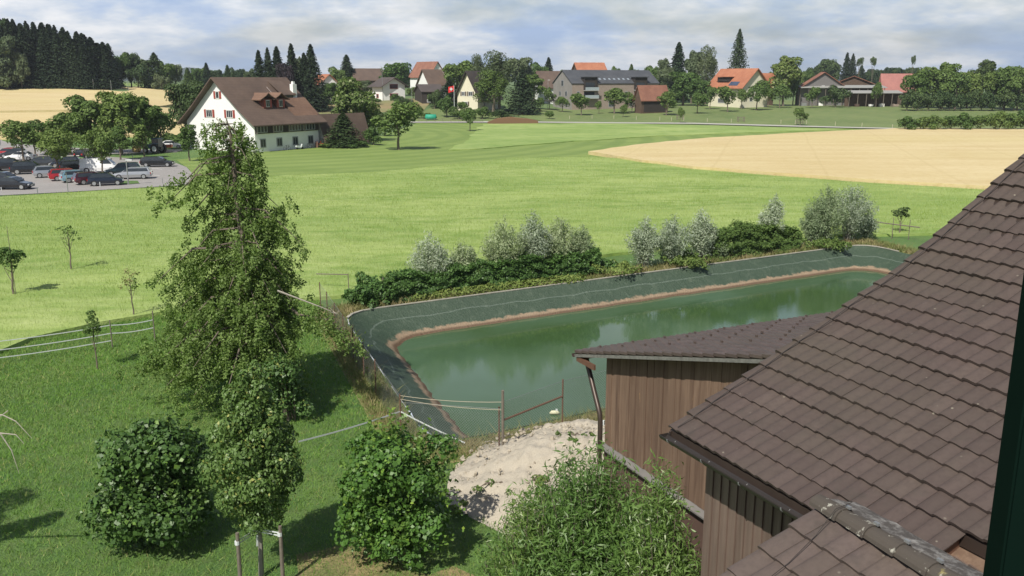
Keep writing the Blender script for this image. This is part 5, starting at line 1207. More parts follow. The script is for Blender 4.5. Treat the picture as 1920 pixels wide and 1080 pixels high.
# brick stack, tank, fence posts, flag, lamps
P=XY(914,258); Q=XY(1009,258); L_=(Q-P).length; o=thing('brick_stack',P,'long low stack of orange bricks beside the field path','stack'); m=MB()
m.prism([(0,0,0),(L_,0,0),(L_,0,.9),(L_*.8,0,1.5),(L_*.45,0,2.0),(L_*.2,0,1.6),(0,0,.6)],(0,1.6,0)); bmx=NB('orange_bricks'); bk_=bmx.n('ShaderNodeTexBrick'); bk_.inputs['Color1'].default_value=(.30,.15,.08,1); bk_.inputs['Color2'].default_value=(.38,.21,.12,1); bk_.inputs['Mortar'].default_value=(.16,.09,.05,1); bk_.inputs['Scale'].default_value=1.2; bmx.L.new(bmx.coord('Object'),bk_.inputs['Vector']); m.build('bricks',bmx.col(bk_.outputs['Color'],.9),o)
P=XY(808,268); o=thing('water_tank',P,'small teal green tarpaulin cover in the garden below the village','cover'); m=MB(); m.tube([(-1.6,0,.5),(-1.4,0,.8),(1.4,0,.8),(1.6,0,.5)],[.3,.9,.9,.3],10); m.build('sheet',flat('teal_tarp',(.02,.30,.19),.6),o,smooth=True)
for i,(a,b_) in enumerate(((1068,224),(1110,223),(1151,223),(1193,225),(1237,226),(1259,227),(1282,227),(1326,229),(1371,230),(1464,232),(1491,233),(1512,233),(1566,236),(1616,238),(1673,241))):
    P=G(a,b_); o=thing('fence_post',P,'short pale post of the row beside the field path','post','pale posts along the field path'); m=MB(); m.tube([(0,0,-.1),(0,0,1.15)],[.07,.06],6); m.build('shaft',flat('pale_post',(.52,.48,.36),.8),o)
for i,(a,b_,lab) in enumerate(((1275,225,'wooden guard frame round the sapling left of the path posts'),(1389,229,'empty wooden guard frame beside the field path'),(1500,233,'wooden guard frame round the small tree in the right meadow'))):
    P=G(a,b_); o=thing('tree_guard',P,lab,'guard')
    for x in (-.9,.9):
        for y in (-.7,.7): m=MB(); m.box((x,y,.8),(.12,.12,1.6)); m.build('post',stakewood,o)
    for z in (.6,1.3):
        m=MB(); m.box((0,-.7,z),(1.9,.06,.12)); m.box((0,.7,z),(1.9,.06,.12)); m.build('rail',stakewood,o)
P=XY(852,285); o=thing('flag_pole',P,'white flag pole with red and white cross flag beside the cream house','flag pole'); h=ZT(P,160); m=MB(); m.tube([(0,0,0),(0,0,h)],[.09,.06],8); m.build('pole',whiteplast,o)
m=MB(); n_=6
for i in range(n_): 
    x0=-i*.3;x1=-(i+1)*.3; y0=.12*math.sin(i*1.3);y1=.12*math.sin((i+1)*1.3); m.prism([(x0,y0,h-.1-i*.07),(x1,y1,h-.17-i*.07),(x1,y1,h-1.9-i*.09),(x0,y0,h-1.8-i*.09)],(0,.02,0))
fg=m.build('flag',flat('red_flag',(.55,.02,.02),.8,var=.05),o); m=MB(); m.box((-.9,-.09,h-1.15),(.95,.03,.3)); m.box((-.9,-.09,h-1.15),(.3,.034,.95)); m.build('white_cross',whiteplast,fg)
for a,Y,tp,lab in ((773,285,162,'tall pale street lamp in the garden below the village'),(241,150,280,'grey lamp post behind the silver estate car'),(176,332,148,'left of three slim poles in the far wheat field'),(209,332,150,'middle of three slim poles in the far wheat field'),(241,332,151,'right of three slim poles in the far wheat field'),(718,330,128,'slim lamp standing left of the white chalet'),(1027,312,150,'curved street lamp beside the carport'),(1,175,195,'street lamp with curved arm at the left frame edge')):
    if a==241 and Y==150: P=G(241,347); h=ZT(P,300)
    else: P=XY(a,Y); h=ZT(P,tp)
    o=thing('street_lamp' if 'lamp' in lab else 'pole',P,lab,'street lamp' if 'lamp' in lab else 'pole'); m=MB(); m.tube([(0,0,0),(0,0,h)],[.09,.06],8); m.build('shaft',galv,o)
    if 'lamp' in lab: m=MB(); m.box((.35,0,h),(.8,.25,.12)); m.build('lamp_head',whiteplast,o)
for i,(a,b_,tp,lab) in enumerate(((128,362,324,'thin wire fence post in front of the light blue car'),(188,351,341,'short white marker post before the dark hatchback'),(155,333,322,'thin post between parked cars'),(3,358,351,'white marker post at the left frame edge'),(249,297,290,'small post on the grass beside the car park'),(71,366,352,'thin fence post at the crop edge, left of two'),(305,345,334,'thin fence post at the right corner of the car park'))):
    P=G(a,b_); o=thing('marker_post',P,lab,'post'); m=MB(); m.tube([(0,0,0),(0,0,ZT(P,tp))],.045,6); m.build('shaft',galv if 'white' not in lab else whiteplast,o)
# garden fence below the village
P=XY(785,262); Q=XY(905,262); o=thing('garden_fence',P,'low grey mesh garden fence left of the brick stack','fence'); L_=(Q-P).length
for i in range(9): m=MB(); m.box((i*L_/8,0,.6),(.09,.09,1.2)); m.build('post',stakewood,o)
m=MB(); m.box((L_/2,0,.35),(L_,.04,.08)); m.box((L_/2,0,.95),(L_,.04,.08)); m.build('rail',stakewood,o)
P=XY(955,272); Q=XY(1012,300); d=(Q-P); o=thing('paddock_fence',P,'dark wooden paddock fence climbing towards the carport','fence')
for i in range(8): q=d*(i/7); m=MB(); m.box((q.x,q.y,q.z+.6),(.12,.12,1.4)); m.build('post',M_dark,o)
m=MB(); m.beam(UP*.9,d+UP*.9,.06,.12); m.beam(UP*.45,d+UP*.45,.06,.12); m.build('rail',M_dark,o)
# ------------------------------------------------------------ cars
def car_proto(kind):
    """side outline stations: (x, z_belt, z_roof or None); length along x, front at +x"""
    K={'estate':dict(L=4.75,W=1.82,H=1.47,hood=1.15,ws=.75,rear=.28,tail=.05,belt=.93),
       'hatch':dict(L=4.1,W=1.74,H=1.50,hood=.95,ws=.75,rear=.38,tail=.05,belt=.95),
       'suv':dict(L=4.65,W=1.9,H=1.70,hood=1.1,ws=.65,rear=.35,tail=.08,belt=1.08),
       'sedan':dict(L=4.6,W=1.8,H=1.45,hood=1.15,ws=.85,rear=.8,tail=.55,belt=.93),
       'van':dict(L=5.0,W=1.92,H=1.95,hood=.55,ws=.75,rear=.12,tail=.04,belt=1.15)}[kind]
    L_,W,Hh,belt=K['L'],K['W'],K['H'],K['belt']; h=L_/2; zb=.26
    body=MB()
    # cross sections along x: (x, z_low, z_top, half width top, half width belt)
    xs=[(-h,.42,belt-.28,W/2*.82),(-h+.10,.30,belt-.02,W/2*.93),(-h+.5,zb,belt,W/2),(0,zb,belt-.0,W/2),(h-K['hood']-.15,zb,belt-.02,W/2),(h-.35,zb,belt-.18,W/2*.95),(h-.10,.28,belt-.30,W/2*.86),(h,.38,belt-.45,W/2*.76)]
    V=[];F=[]
    for x,zl,zt_,hw_ in xs: V+=[(x,-hw_*.96,zl),(x,-hw_,(zl+zt_)/2),(x,-hw_*.93,zt_-.03),(x,-hw_*.8,zt_),(x,hw_*.8,zt_),(x,hw_*.93,zt_-.03),(x,hw_,(zl+zt_)/2),(x,hw_*.96,zl)]
    for i in range(len(xs)-1):
        for j in range(8): a=i*8+j; b_=i*8+(j+1)%8; F.append((a,a+8,b_+8,b_))
    F.append(tuple(range(8))); F.append(tuple(range((len(xs)-1)*8+7,(len(xs)-1)*8-1,-1))); body.add(V,F)
    # cabin
    xf=h-K['hood']; xr=-h+K['tail']; c=[(xr+.02,belt-.02,belt,W/2*.86)]
    st_=[(xr,belt-.03,W/2*.88),(xr+K['rear'],Hh-.06,W/2*.72),(xr+K['rear']+.35,Hh,W/2*.72),(xf-K['ws']-.35,Hh,W/2*.72),(xf-K['ws'],Hh-.07,W/2*.72),(xf,belt-.03,W/2*.88)]
    V=[]; F=[]
    for i,(x,z,hw_) in enumerate(st_):
        V+=[(x,-W/2*.90,belt-.03),(x,-hw_,z),(x,hw_,z),(x,W/2*.90,belt-.03)]
    for i in range(len(st_)-1):
        for j in range(3): a=i*4+j; F.append((a,a+4,a+5,a+1))
    body.add(V,F)
    gl=MB(); e=.012
    # side glass
    for sg in (-1,1):
        def sp(x,t):  # t 0 belt,1 roof
            return (x,sg*((W/2*.90)*(1-t)+(W/2*.72)*t+e),belt+(Hh-belt)*t)
        lo,hi=.10,.86; a=xr+K['rear']*.45+.12; b_=xf-K['ws']*.28; ta=xr+K['rear']*1.0+.15; tb=xf-K['ws']*.92
        mid=(a+b_)/2
        if kind=='van': a=xf-1.55; ta=a
        ps=[sp(a,lo),sp(b_,lo),sp(tb,hi),sp(ta,hi)]
        gl.add(ps,[(0,1,2,3) if sg==-1 else (3,2,1,0)])
    def quad(xa,za,wa,xb,zb_,wb,sgn):
        n_=Vector((-(zb_-za),0,(xb-xa))).normalized()*e*(1 if sgn>0 else 1)
        if n_.z<0: n_=-n_
        gl.add([(xa+n_.x,-wa,za+n_.z),(xa+n_.x,wa,za+n_.z),(xb+n_.x,wb,zb_+n_.z),(xb+n_.x,-wb,zb_+n_.z)],[(0,1,2,3) if sgn>0 else (3,2,1,0)])
    f=.12; quad(xf-K['ws']*f,belt+(Hh-belt)*f,W/2*.80,xf-K['ws']*.9,belt+(Hh-.07-belt)*.9,W/2*.68,1)
    quad(xr+K['rear']*.2,belt+(Hh-belt)*.2,W/2*.76,xr+K['rear']*.88,belt+(Hh-belt)*.85,W/2*.66,-1)
    wheels=[]
    rr_=.33 if kind not in('suv','van') else .37
    return dict(K=K,body=body,glass=gl,wr=rr_,h=h,W=W,belt=belt)
CARM={k:carpaint('car_'+k,*v) for k,v in dict(black=((.012,.013,.016),.3),navy=((.014,.02,.035),.4),silver=((.42,.43,.45),.6),white=((.78,.78,.78),.0),red=((.38,.015,.02),.2),lightblue=((.22,.36,.42),.3),darkgrey=((.05,.055,.06),.5),darkgreen=((.02,.045,.05),.4),maroon=((.07,.012,.02),.3)).items()}
redlight=flat('tail_light',(.45,.02,.02),.25); whitelight=flat('head_light',(.65,.66,.68),.12); plate=flat('number_plate',(.6,.6,.55),.5)
CP_={}
def car(kind,colr,P,head,label,group='cars parked in the car park'):
    if kind not in CP_:
        c=car_proto(kind); d={}
        t=c['body'].build('body',CARM['black']); md=t.modifiers; 
        for p in t.data.polygons: p.use_smooth=False
        d['body']=t.data; bpy.data.objects.remove(t)
        t=c['glass'].build('windows',glass); d['glass']=t.data; bpy.data.objects.remove(t)
        m=MB(); m.tube([(0,-.10,0),(0,.10,0)],c['wr'],18); t=m.build('tyre',tyre); d['tyre']=t.data; bpy.data.objects.remove(t)
        m=MB(); m.tube([(0,-.115,0),(0,.115,0)],c['wr']*.64,14); t=m.build('rim',rimm); d['rim']=t.data; bpy.data.objects.remove(t)
        m=MB(); m.box((0,0,0),(.10,.34,.16)); t=m.build('headlight',whitelight,bevel=.02); d['hl']=t.data; bpy.data.objects.remove(t)
        m=MB(); m.box((0,0,0),(.08,.26,.24)); t=m.build('taillight',redlight,bevel=.02); d['tl']=t.data; bpy.data.objects.remove(t)
        m=MB(); m.box((0,0,0),(.04,.5,.12)); t=m.build('number_plate',plate); d['pl']=t.data; bpy.data.objects.remove(t)
        CP_[kind]=(c,d)
    c,d=CP_[kind]; o=empty('parked_car' if kind!='van' else 'parked_van',P,head); tag(o,label,'car' if kind!='van' else 'van',group)
    def part(n,k,loc,par=None,mt=None):
        x=bpy.data.objects.new(n,d[k]); COL.objects.link(x); x.parent=par or o; x.location=loc
        if mt: x.material_slots[0].link='OBJECT'; x.material_slots[0].material=mt
        return x
    part('body','body',(0,0,0),None,CARM[colr]); part('windows','glass',(0,0,0))
    for sx in (-1,1):
        for sy in (-1,1):
            w_=part('wheel','tyre',(sx*c['h']*.62 if sx<0 else c['h']*.64,sy*(c['W']/2-.08),c['wr'])); part('rim','rim',(0,0,0),w_)
    for sy in (-1,1):
        part('headlight','hl',(c['h']-.10,sy*c['W']*.33,c['belt']-.36)); part('taillight','tl',(-c['h']+.05,sy*c['W']*.38,c['belt']-.2))
    part('number_plate','pl',(-c['h']-.0,0,c['belt']-.38)); part('number_plate','pl',(c['h']+.0,0,.45))
    return o
def carat(kind,colr,x0,y0,x1,y1,label,flip=0):
    """x0,y0: ground contact of the near-side rear wheel; x1,y1 of the near-side front wheel (photo pixels)"""
    A=G(x0,y0);B_=G(x1,y1); d=(B_-A); hd=math.atan2(d.y,d.x); c=(A+B_)/2; side=Vector((-d.y,d.x,0)).normalized()
    if side.y<0: side=-side
    P=c+side*.85; P.z=H(P.x,P.y)+.055; return car(kind,colr,P,hd+flip*PI,label)
def hd(cxp,byp,kind,colr,ang,label):
    P=G(cxp,byp); P.y+=.9; P.z=H(P.x,P.y)+.055; return car(kind,colr,P,R(ang),label)
A1=18
hd(193,349.5,'hatch','navy',22,'dark navy hatchback at the right front of the parked row')
hd(171,346.5,'estate','maroon',40,'dark maroon car squeezed between the light blue car and the navy hatchback')
hd(140,343,'hatch','lightblue',40,'light blue small car in the front row beside the red car')
hd(124,339.5,'estate','red',32,'bright red estate car in the front row of the car park')
hd(88,334,'hatch','silver',30,'silver hatchback left of the bright red estate car')
hd(50,327.5,'suv','black',22,'black off-road car left of the silver hatchback')
hd(13,321,'suv','black',20,'black off-road car cut by the left frame edge, upper one')
hd(16,357,'sedan','black',2,'black saloon at the left frame edge, nearest the crop field')
hd(2,347,'hatch','navy',2,'dark hatchback partly behind the black saloon at the left frame edge')
hd(70,314,'estate','darkgrey',195,'dark blue grey estate facing left behind the black off-road cars')
hd(143,322,'estate','black',20,'black estate behind the red car, left of the white van')
hd(118,315,'hatch','navy',200,'dark car half hidden behind the broad lot tree')
hd(183,325,'van','white',12,'white van parked in the middle of the car park')
hd(227,331,'suv','darkgreen',198,'dark green blue off-road car right of the white van')
hd(244,337,'estate','silver',192,'silver grey estate car at the right end of the parked row')
hd(292,314,'estate','black',8,'black estate car parked alone at the right side of the lot')
hd(157,298,'hatch','black',80,'small black car on the far side of the lot beside the green mat')
hd(34,302,'sedan','white',188,'white car under the leftmost lot tree')
hd(10,295,'estate','red',190,'red car at the left frame edge beside the white car')
hd(20,296.5,'hatch','darkgrey',200,'dark car behind the white car at the left')
o=hd(317,279,'sedan','white',12,'white saloon parked behind the blue tractor')
# green mat, hay bale
P=G(140,296); m=MB(); m.box((0,0,.09),(4.6,2.0,.03),.2); tag(m.build('green_mat',flat('light_green_mat',(.16,.42,.10),.8),None,P),'bright light green mat lying on the far side of the lot','mat')
P=G(254,286); m=MB(); m.tube([(0,0,.6),(0,1.3,.6)],.62,14); tag(m.build('hay_bale',flat('straw',(.52,.40,.17),.95,var=.2),None,P,bevel=.06),'yellow straw bale on the grass beside the car park','bale')
# tractor
P=G(293,287); tr_=empty('tractor',P,R(160)); tag(tr_,'blue tractor with large pale wheel rims on the grass beside the car park','tractor')
tb=flat('tractor_blue',(.03,.08,.16),.4)
m=MB(); m.box((1.1,0,1.15),(1.7,.8,.75)); m.build('hood',tb,tr_,bevel=.08); m=MB(); m.box((-.4,0,1.75),(1.4,1.3,1.5)); cb=m.build('cab',glass,tr_,bevel=.06); m=MB(); m.box((-.4,0,2.55),(1.5,1.4,.14)); m.build('cab_roof',tb,cb)
for sy in (-1,1):
    for x,r_,w_ in ((-.6,.82,.45),(1.5,.5,.3)):
        m=MB(); m.tube([(x,sy*.9-w_/2,r_),(x,sy*.9+w_/2,r_)],r_,20); wh=m.build('wheel',tyre,tr_); m=MB(); m.tube([(x,sy*.9-w_/2-.02,r_),(x,sy*.9+w_/2+.02,r_)],r_*.58,14); m.build('rim',whiteplast,wh)
    m=MB(); m.box((-.6,sy*.9,1.7),(1.2,.5,.1)); m.build('fender',tb,tr_)
m=MB(); m.box((-.1,.0,.9),(2.4,.5,.4)); m.build('chassis',darkmetal,tr_)
P=G(307,284); tl_=empty('farm_trailer',P,R(12)); tag(tl_,'orange and white farm trailer hitched beside the blue tractor','trailer'); m=MB(); m.box((0,0,.95),(3.0,1.6,.5)); m.build('box',flat('orange_paint',(.5,.13,.05),.5),tl_,bevel=.04); m=MB(); m.box((2.3,0,.6),(1.8,.12,.12)); m.build('drawbar',darkmetal,tl_)
for sy in (-1,1): m=MB(); m.tube([(-.3,sy*.85-.1,.38),(-.3,sy*.85+.1,.38)],.38,16); m.build('wheel',tyre,tl_)
# things along the farmhouse front
def fpt(u,off): p=Vector(fo.location)+fr_*(FLr*u)-fl_*off; p.z=H(p.x,p.y); return p
def bicycle(P,rz,label):
    o=empty('bicycle',P,rz); tag(o,label,'bicycle','bicycles leaning at the farmhouse wall')
    for x in (-.52,.52):
        m=MB(); pts=[(x+.34*math.cos(t*PI/8),0,.34+.34*math.sin(t*PI/8)) for t in range(17)]; m.tube(pts,.022,5,caps=False); m.build('wheel',tyre,o)
    m=MB()
    for a,b_ in (((-.52,0,.34),(-.15,0,.75)),((-.52,0,.34),(-.05,0,.3)),((-.05,0,.3),(-.15,0,.85)),((-.05,0,.3),(.38,0,.78)),((-.15,0,.75),(.38,0,.82)),((.52,0,.34),(.36,0,.95))): m.tube([a,b_],.022,5)
    m.build('frame',darkmetal,o); m=MB(); m.box((-.17,0,.9),(.26,.14,.06)); m.build('saddle',tyre,o); m=MB(); m.tube([(.36,-.28,.98),(.36,.28,.98)],.018,5); m.build('handlebar',darkmetal,o)
bicycle(fpt(.42,.9),R(58),'dark bicycle leaning at the farmhouse wall, left of the white scooter'); bicycle(fpt(.76,.9),R(58),'left of two dark bicycles right of the white scooter'); bicycle(fpt(.80,1.4),R(70),'right of two dark bicycles right of the white scooter')
o=empty('motor_scooter',fpt(.60,1.2),R(50)); tag(o,'white motor scooter standing before the farmhouse wall','scooter')
for x in (-.55,.6): m=MB(); m.tube([(x,-.06,.24),(x,.06,.24)],.24,14); m.build('wheel',tyre,o)
m=MB(); m.prism([(-.85,-.16,.45),(-.3,-.16,.35),(.2,-.16,.3),(.45,-.16,.4),(.62,-.16,1.0),(.5,-.16,1.0),(.25,-.16,.45),(-.2,-.16,.75),(-.8,-.16,.78)],(0,.32,0)); m.build('body',whiteplast,o,bevel=.03)
m=MB(); m.box((-.45,0,.85),(.7,.28,.12)); m.build('seat',tyre,o,bevel=.03); m=MB(); m.tube([(.52,-.32,1.08),(.52,.32,1.08)],.02,5); m.build('handlebar',darkmetal,o)
m=MB(); m.box((0,0,.55),(1.0,.7,.5),0); m.box((0,0,1.0),(.08,.7,.5)); o=m.build('handcart_box',flat('red_paint',(.42,.03,.03),.5),None,fpt(.97,1.0),bevel=.03); o.name='handcart'; tag(o,'red handcart at the right end of the farmhouse wall','cart')
m=MB(); m.box((0,0,.6),(.5,.4,1.2)); o=m.build('barrel',flat('brown_barrel',(.18,.1,.07),.8),None,fpt(.91,.8),bevel=.05); o.name='wooden_box'; tag(o,'narrow brown wooden box left of the red handcart','box')
# ------------------------------------------------------------ trees of the middle distance and the village
T=tree
T('street','fresh','leftmost round maple of the car park','lot_tree',px=45,base=306,top=222,wpx=80)
T('street','fresh','broad bright green maple in the middle of the parked cars','lot_tree',px=110,base=329,top=238,wpx=84)
T('street','fresh','round green maple beside the white van','lot_tree',px=194,base=333,top=240,wpx=66)
T('hornbeam','broad','small upright hornbeam beside the straw bale','lot_tree',px=271,base=297,top=228,wpx=44)
T('hornbeam','broad','narrow hornbeam between the tractor and the tall pear tree','lot_tree',px=356,base=302,top=228,wpx=42)
T('street','broad','maple standing behind the leftmost lot tree','lot_tree',px=66,base=292,top=222,wpx=60)
T('broadA','broad','large tree left of the group behind the car park','tree',px=182,base=289,top=170,wpx=88)
T('broadB','broad','tallest tree in the group behind the car park','tree',px=228,base=291,top=163,wpx=84)
T('broadC','broad','right tree of the group behind the car park','tree',px=272,base=287,top=174,wpx=84)
T('broadA','broad','low spreading tree at the right end of the group behind the car park','tree',px=303,base=283,top=196,wpx=56)
T('broadB','fresh','light green bushy tree behind the middle lot maple','tree',px=132,base=291,top=205,wpx=70)
T('hornbeam','broad','narrow tree behind the white van, left of the hornbeam','tree',px=226,base=300,top=232,wpx=44)
T('shrub','broad','low hedge bush behind the blue tractor','bush',px=322,base=274,top=250,wpx=60)
T('broadB','dark','dark tree behind the left gable of the farmhouse','tree',px=350,Y=192,top=150,wpx=66)
T('broadA','dark','dark tree rising at the left eave of the farmhouse','tree',px=372,Y=200,top=142,wpx=58)
T('broadC','chestnut','large pale chestnut tree beside the farmhouse annex','tree',px=664,Y=186,top=137,wpx=80)
T('broadB','chestnut','lower chestnut crown at the right of the large chestnut tree','tree',px=690,Y=190,top=190,wpx=52)
T('spruceB','dark','dark yew shaped tree in front of the annex','tree',px=645,base=276,top=212,wpx=52)
T('shrub','dark','dark rounded bush left of the annex wall','bush',px=625,base=272,top=246,wpx=34)
T('shrub','broad','low green bush at the right corner of the annex','bush',px=671,base=277,top=262,wpx=44)
T('shrubB','fresh','small light bush at the farmhouse corner','bush',px=609,base=278,top=268,wpx=22)
T('shrub','broad','bush between the annex and the meadow tree','bush',px=700,base=272,top=238,wpx=36)
T('orchardB','broad','dark round tree standing alone on the mown meadow','tree',px=747,base=281,top=192,wpx=88,rot=1)
T('orchard','broad','small tree standing alone beside the field path','tree',px=881,base=246,top=200,wpx=36)
T('broadA','dark','round bush behind the lone meadow tree','tree',px=722,Y=205,top=205,wpx=40)
# garden shrubs
for i,(a,Y,tp,w_,k,lm,lab) in enumerate(((783,272,200,22,'shrub','broad','dark shrub left of the teal cover'),(801,270,210,20,'shrubB','fresh','light shrub in front of the teal cover'),(838,275,180,34,'shrub','broad','tall shrub left of the flag pole'),(862,270,205,36,'shrub','fresh','wide light shrub at the foot of the flag pole'),(868,288,188,26,'shrubB','broad','shrub hiding the foot of the cream house'),(760,300,182,28,'shrub','dark','dark shrub right of the white chalet'),(745,318,176,26,'shrub','broad','garden shrub before the white chalet'),(700,315,182,30,'shrubB','fresh','light garden shrub at the left foot of the white chalet'),(905,272,200,32,'shrub','broad','shrub in front of the weeping birch'),(940,270,205,36,'shrub','dark','low dark shrub behind the brick stack'),(1030,275,206,20,'shrubB','fresh','light shrub right of the brick stack'))):
    T(k,lm,lab,'shrub',px=a,Y=Y,top=tp,wpx=w_)
# conifers behind the farmhouse
for a,tp,w_,k,lab in ((491,95,30,'spruceA','first spruce from the left behind the farmhouse ridge'),(508,90,28,'spruceB','second spruce from the left behind the farmhouse ridge'),(525,88,28,'spruceC','third spruce from the left behind the farmhouse ridge'),(552,83,32,'spruceA','tall spruce in the middle behind the farmhouse ridge'),(588,84,40,'spruceB','broad spruce at the right end behind the farmhouse ridge'),(575,100,26,'spruceC','lower spruce beside the broad one behind the farmhouse ridge')):
    T(k,'spruce',lab,'spruce_tree',px=a,Y=292,top=tp,wpx=w_,cat='spruce')
T('broadB','purple','dark purple leaved tree between the spruces behind the farmhouse','tree',px=539,Y=286,top=112,wpx=34)
T('broadC','grey','grey green thin tree between the spruces behind the farmhouse','tree',px=566,Y=300,top=100,wpx=24)
T('broadA','grey','grey green tree left of the spruce group','tree',px=470,Y=330,top=124,wpx=26)
T('spruceC','spruce_mid','spruce above the small white orange roofed house','spruce_tree',px=652,Y=400,top=103,wpx=26,cat='spruce')
T('broadA','broad','tree right of the small white orange roofed house','tree',px=634,Y=390,top=121,wpx=34)
for a,Y,tp,w_,k,lm,lab in ((592,320,158,24,'shrub','broad','shrub left below the small white house'),(610,318,160,24,'spruceC','dark','narrow cypress before the small white house'),(624,316,152,26,'broadB','broad','tree before the right wall of the small white house'),(640,300,168,30,'broadA','broad','garden tree below the small white house'),(600,305,176,40,'shrub','broad','wide shrub on the slope below the small white house'),
 (745,372,113,58,'broadB','broad','round tree standing behind the white chalet'),(858,352,108,68,'broadA','broad','big round dark tree right of the hilltop house'),(844,305,150,44,'spruceB','spruce_mid','dark spruce left of the cream house'),(815,300,168,26,'shrub','dark','dark shrub under the white walled village house'),(690,350,148,28,'broadC','grey','grey tree beside the low long house'),(775,345,160,24,'shrubB','broad','tree between the chalet and the dark shed'),
 (900,330,100,46,'weeping','grey','pale tall birch at the left of the birch pair'),(936,290,93,80,'weeping','grey','great weeping birch in the middle of the village'),(925,284,130,84,'weeping','broad','drooping lower tree in front of the great weeping birch'),(979,290,132,44,'spruceB','spruce_mid','dark spruce right of the great weeping birch'),(975,420,103,60,'broadB','grey','grey green tree behind the weeping birch'),(1012,430,112,40,'broadA','broad','tree above the brown roofed house'),(1028,430,108,20,'spruceC','spruce','small spruce tip above the brown roofed house'),(1000,345,135,50,'broadC','broad','tree left of the brown roofed house'),(893,380,118,30,'broadA','grey','thin tree behind the cream house')):
    T(k,lm,lab,'tree' if 'shrub' not in lab else 'shrub',px=a,Y=Y,top=tp,wpx=w_)
# orchard on the meadow in front of the apartment building and to the right
orch=[(1013,302,182,26,'orchard','small orchard tree right of the paddock fence'),(1030,312,165,24,'orchardB','orchard tree hiding the carport end'),(1054,306,180,30,'orchard','orchard tree at the left gable foot of the grey building'),(1090,292,176,40,'orchardB','round orchard tree in front of the left balcony bay'),(1152,300,163,58,'orchard','widest orchard tree in front of the grey building'),(1168,285,196,18,'orchardB','small orchard tree below the widest orchard tree'),(1123,300,188,16,'orchard','tiny orchard tree in front of the grey building'),(1185,306,178,30,'orchardB','orchard tree left of the open brick shed'),
 (1249,292,172,40,'orchardB','orchard tree just right of the open brick shed'),(1275,262,200,16,'orchard','sapling inside the left wooden guard'),(1307,300,172,36,'orchard','orchard tree second right of the open brick shed'),(1331,322,164,28,'orchardB','orchard tree left under the cream gabled house'),(1364,308,163,40,'orchardB','round orchard tree below the cream gabled house'),(1390,325,166,30,'orchard','orchard tree behind the round one below the gabled house'),(1418,316,152,42,'orchardB','tall orchard tree in front of the cream gable'),(1462,330,156,40,'orchard','orchard tree under the pale poplar'),(1440,332,160,26,'orchard','small orchard tree left of the pale poplar'),(1522,330,164,28,'orchardB','orchard tree in front of the wide farm barn'),(1642,334,152,22,'orchard','tree in front of the pinkish roofed barn'),(1500,250,203,28,'orchardB','small round tree alone in the right meadow')]
for a,Y,tp,w_,k,lab in orch: T(k,'broad',lab,'orchard_tree',px=a,Y=Y,top=tp,wpx=w_,cat='tree')
for a,Y,tp,w_,k,lm,lab,nm in ((1566,334,160,42,'shrub','dark','dark rounded bush before the farm lean-to','bush'),(1269,385,80,30,'spruceC','spruce_mid','pointed spruce left of the tall grey green trees','spruce_tree'),(1245,375,104,34,'broadC','grey','grey tree left of the pointed spruce','tree'),(1296,370,88,40,'broadC','grey','tall grey green tree right of the pointed spruce','tree'),(1322,365,83,46,'weeping','grey','tallest grey green tree left of the sequoia','tree'),(1280,350,130,60,'broadB','broad','darker tree under the tall grey green trees','tree'),(1310,345,140,50,'broadA','broad','rounded tree left of the big orange roof','tree'),(1225,400,118,34,'broadA','broad','tree behind the right end of the grey building','tree'),
 (1380,400,55,46,'sequoia','spruce_mid','very tall pointed sequoia above the village','tree'),(1468,345,98,60,'broadC','chestnut','pale green poplar right of the cream gabled house','tree'),(1486,350,130,30,'broadA','broad','lower tree at the right foot of the pale poplar','tree'),(1254,330,165,30,'shrub','dark','dark bush right of the open brick shed roof','bush')):
    T(k,lm,lab,nm,px=a,Y=Y,top=tp,wpx=w_,cat=None)
# right wood
rw=[(1712,340,126,50,'broadA','fresh'),(1738,344,120,50,'broadB','broad'),(1765,338,111,54,'broadC','fresh'),(1790,335,124,48,'broadA','broad'),(1812,342,130,46,'broadB','fresh'),(1838,350,106,52,'broadC','dark'),(1860,338,122,50,'broadA','broad'),(1882,334,118,50,'broadB','fresh'),(1906,330,122,46,'broadC','broad'),(1935,330,118,50,'broadA','broad'),(1965,335,120,60,'broadB','fresh')]
names_=['leftmost tree of the right hand wood beside the farm','second tree of the right hand wood','tall light green tree near the left end of the right hand wood','fourth tree of the right hand wood','fifth tree of the right hand wood, under the orange barn roof','tallest dark tree in the middle of the right hand wood','tree right of the tallest dark one in the right hand wood','light green tree near the right end of the right hand wood','tree at the right end of the right hand wood','tree cut by the right frame edge in the right hand wood','last tree of the right hand wood outside the roof edge']
for (a,Y,tp,w_,k,lm),lab in zip(rw,names_): T(k,lm,lab,'tree',px=a,Y=Y-15,top=tp,wpx=w_)
for i,a in enumerate(range(1700,1960,20)): T('shrub','dark','dark undergrowth bush at the foot of the right hand wood','bush',px=a,Y=314,top=168+(i%3)*4,wpx=34,group='undergrowth bushes of the right wood')
hb=['leftmost','second','third','fourth','fifth','sixth','seventh','eighth','ninth']
for i,a in enumerate((1705,1730,1757,1783,1810,1838,1866,1893,1920)): T(('shrub','shrubB')[i%2],'broad',hb[i]+' bush of the dark row at the right edge of the wheat field','bush',px=a,Y=224+(i%2),top=(218,215,216,213,211,212,208,207,207)[i],wpx=40)
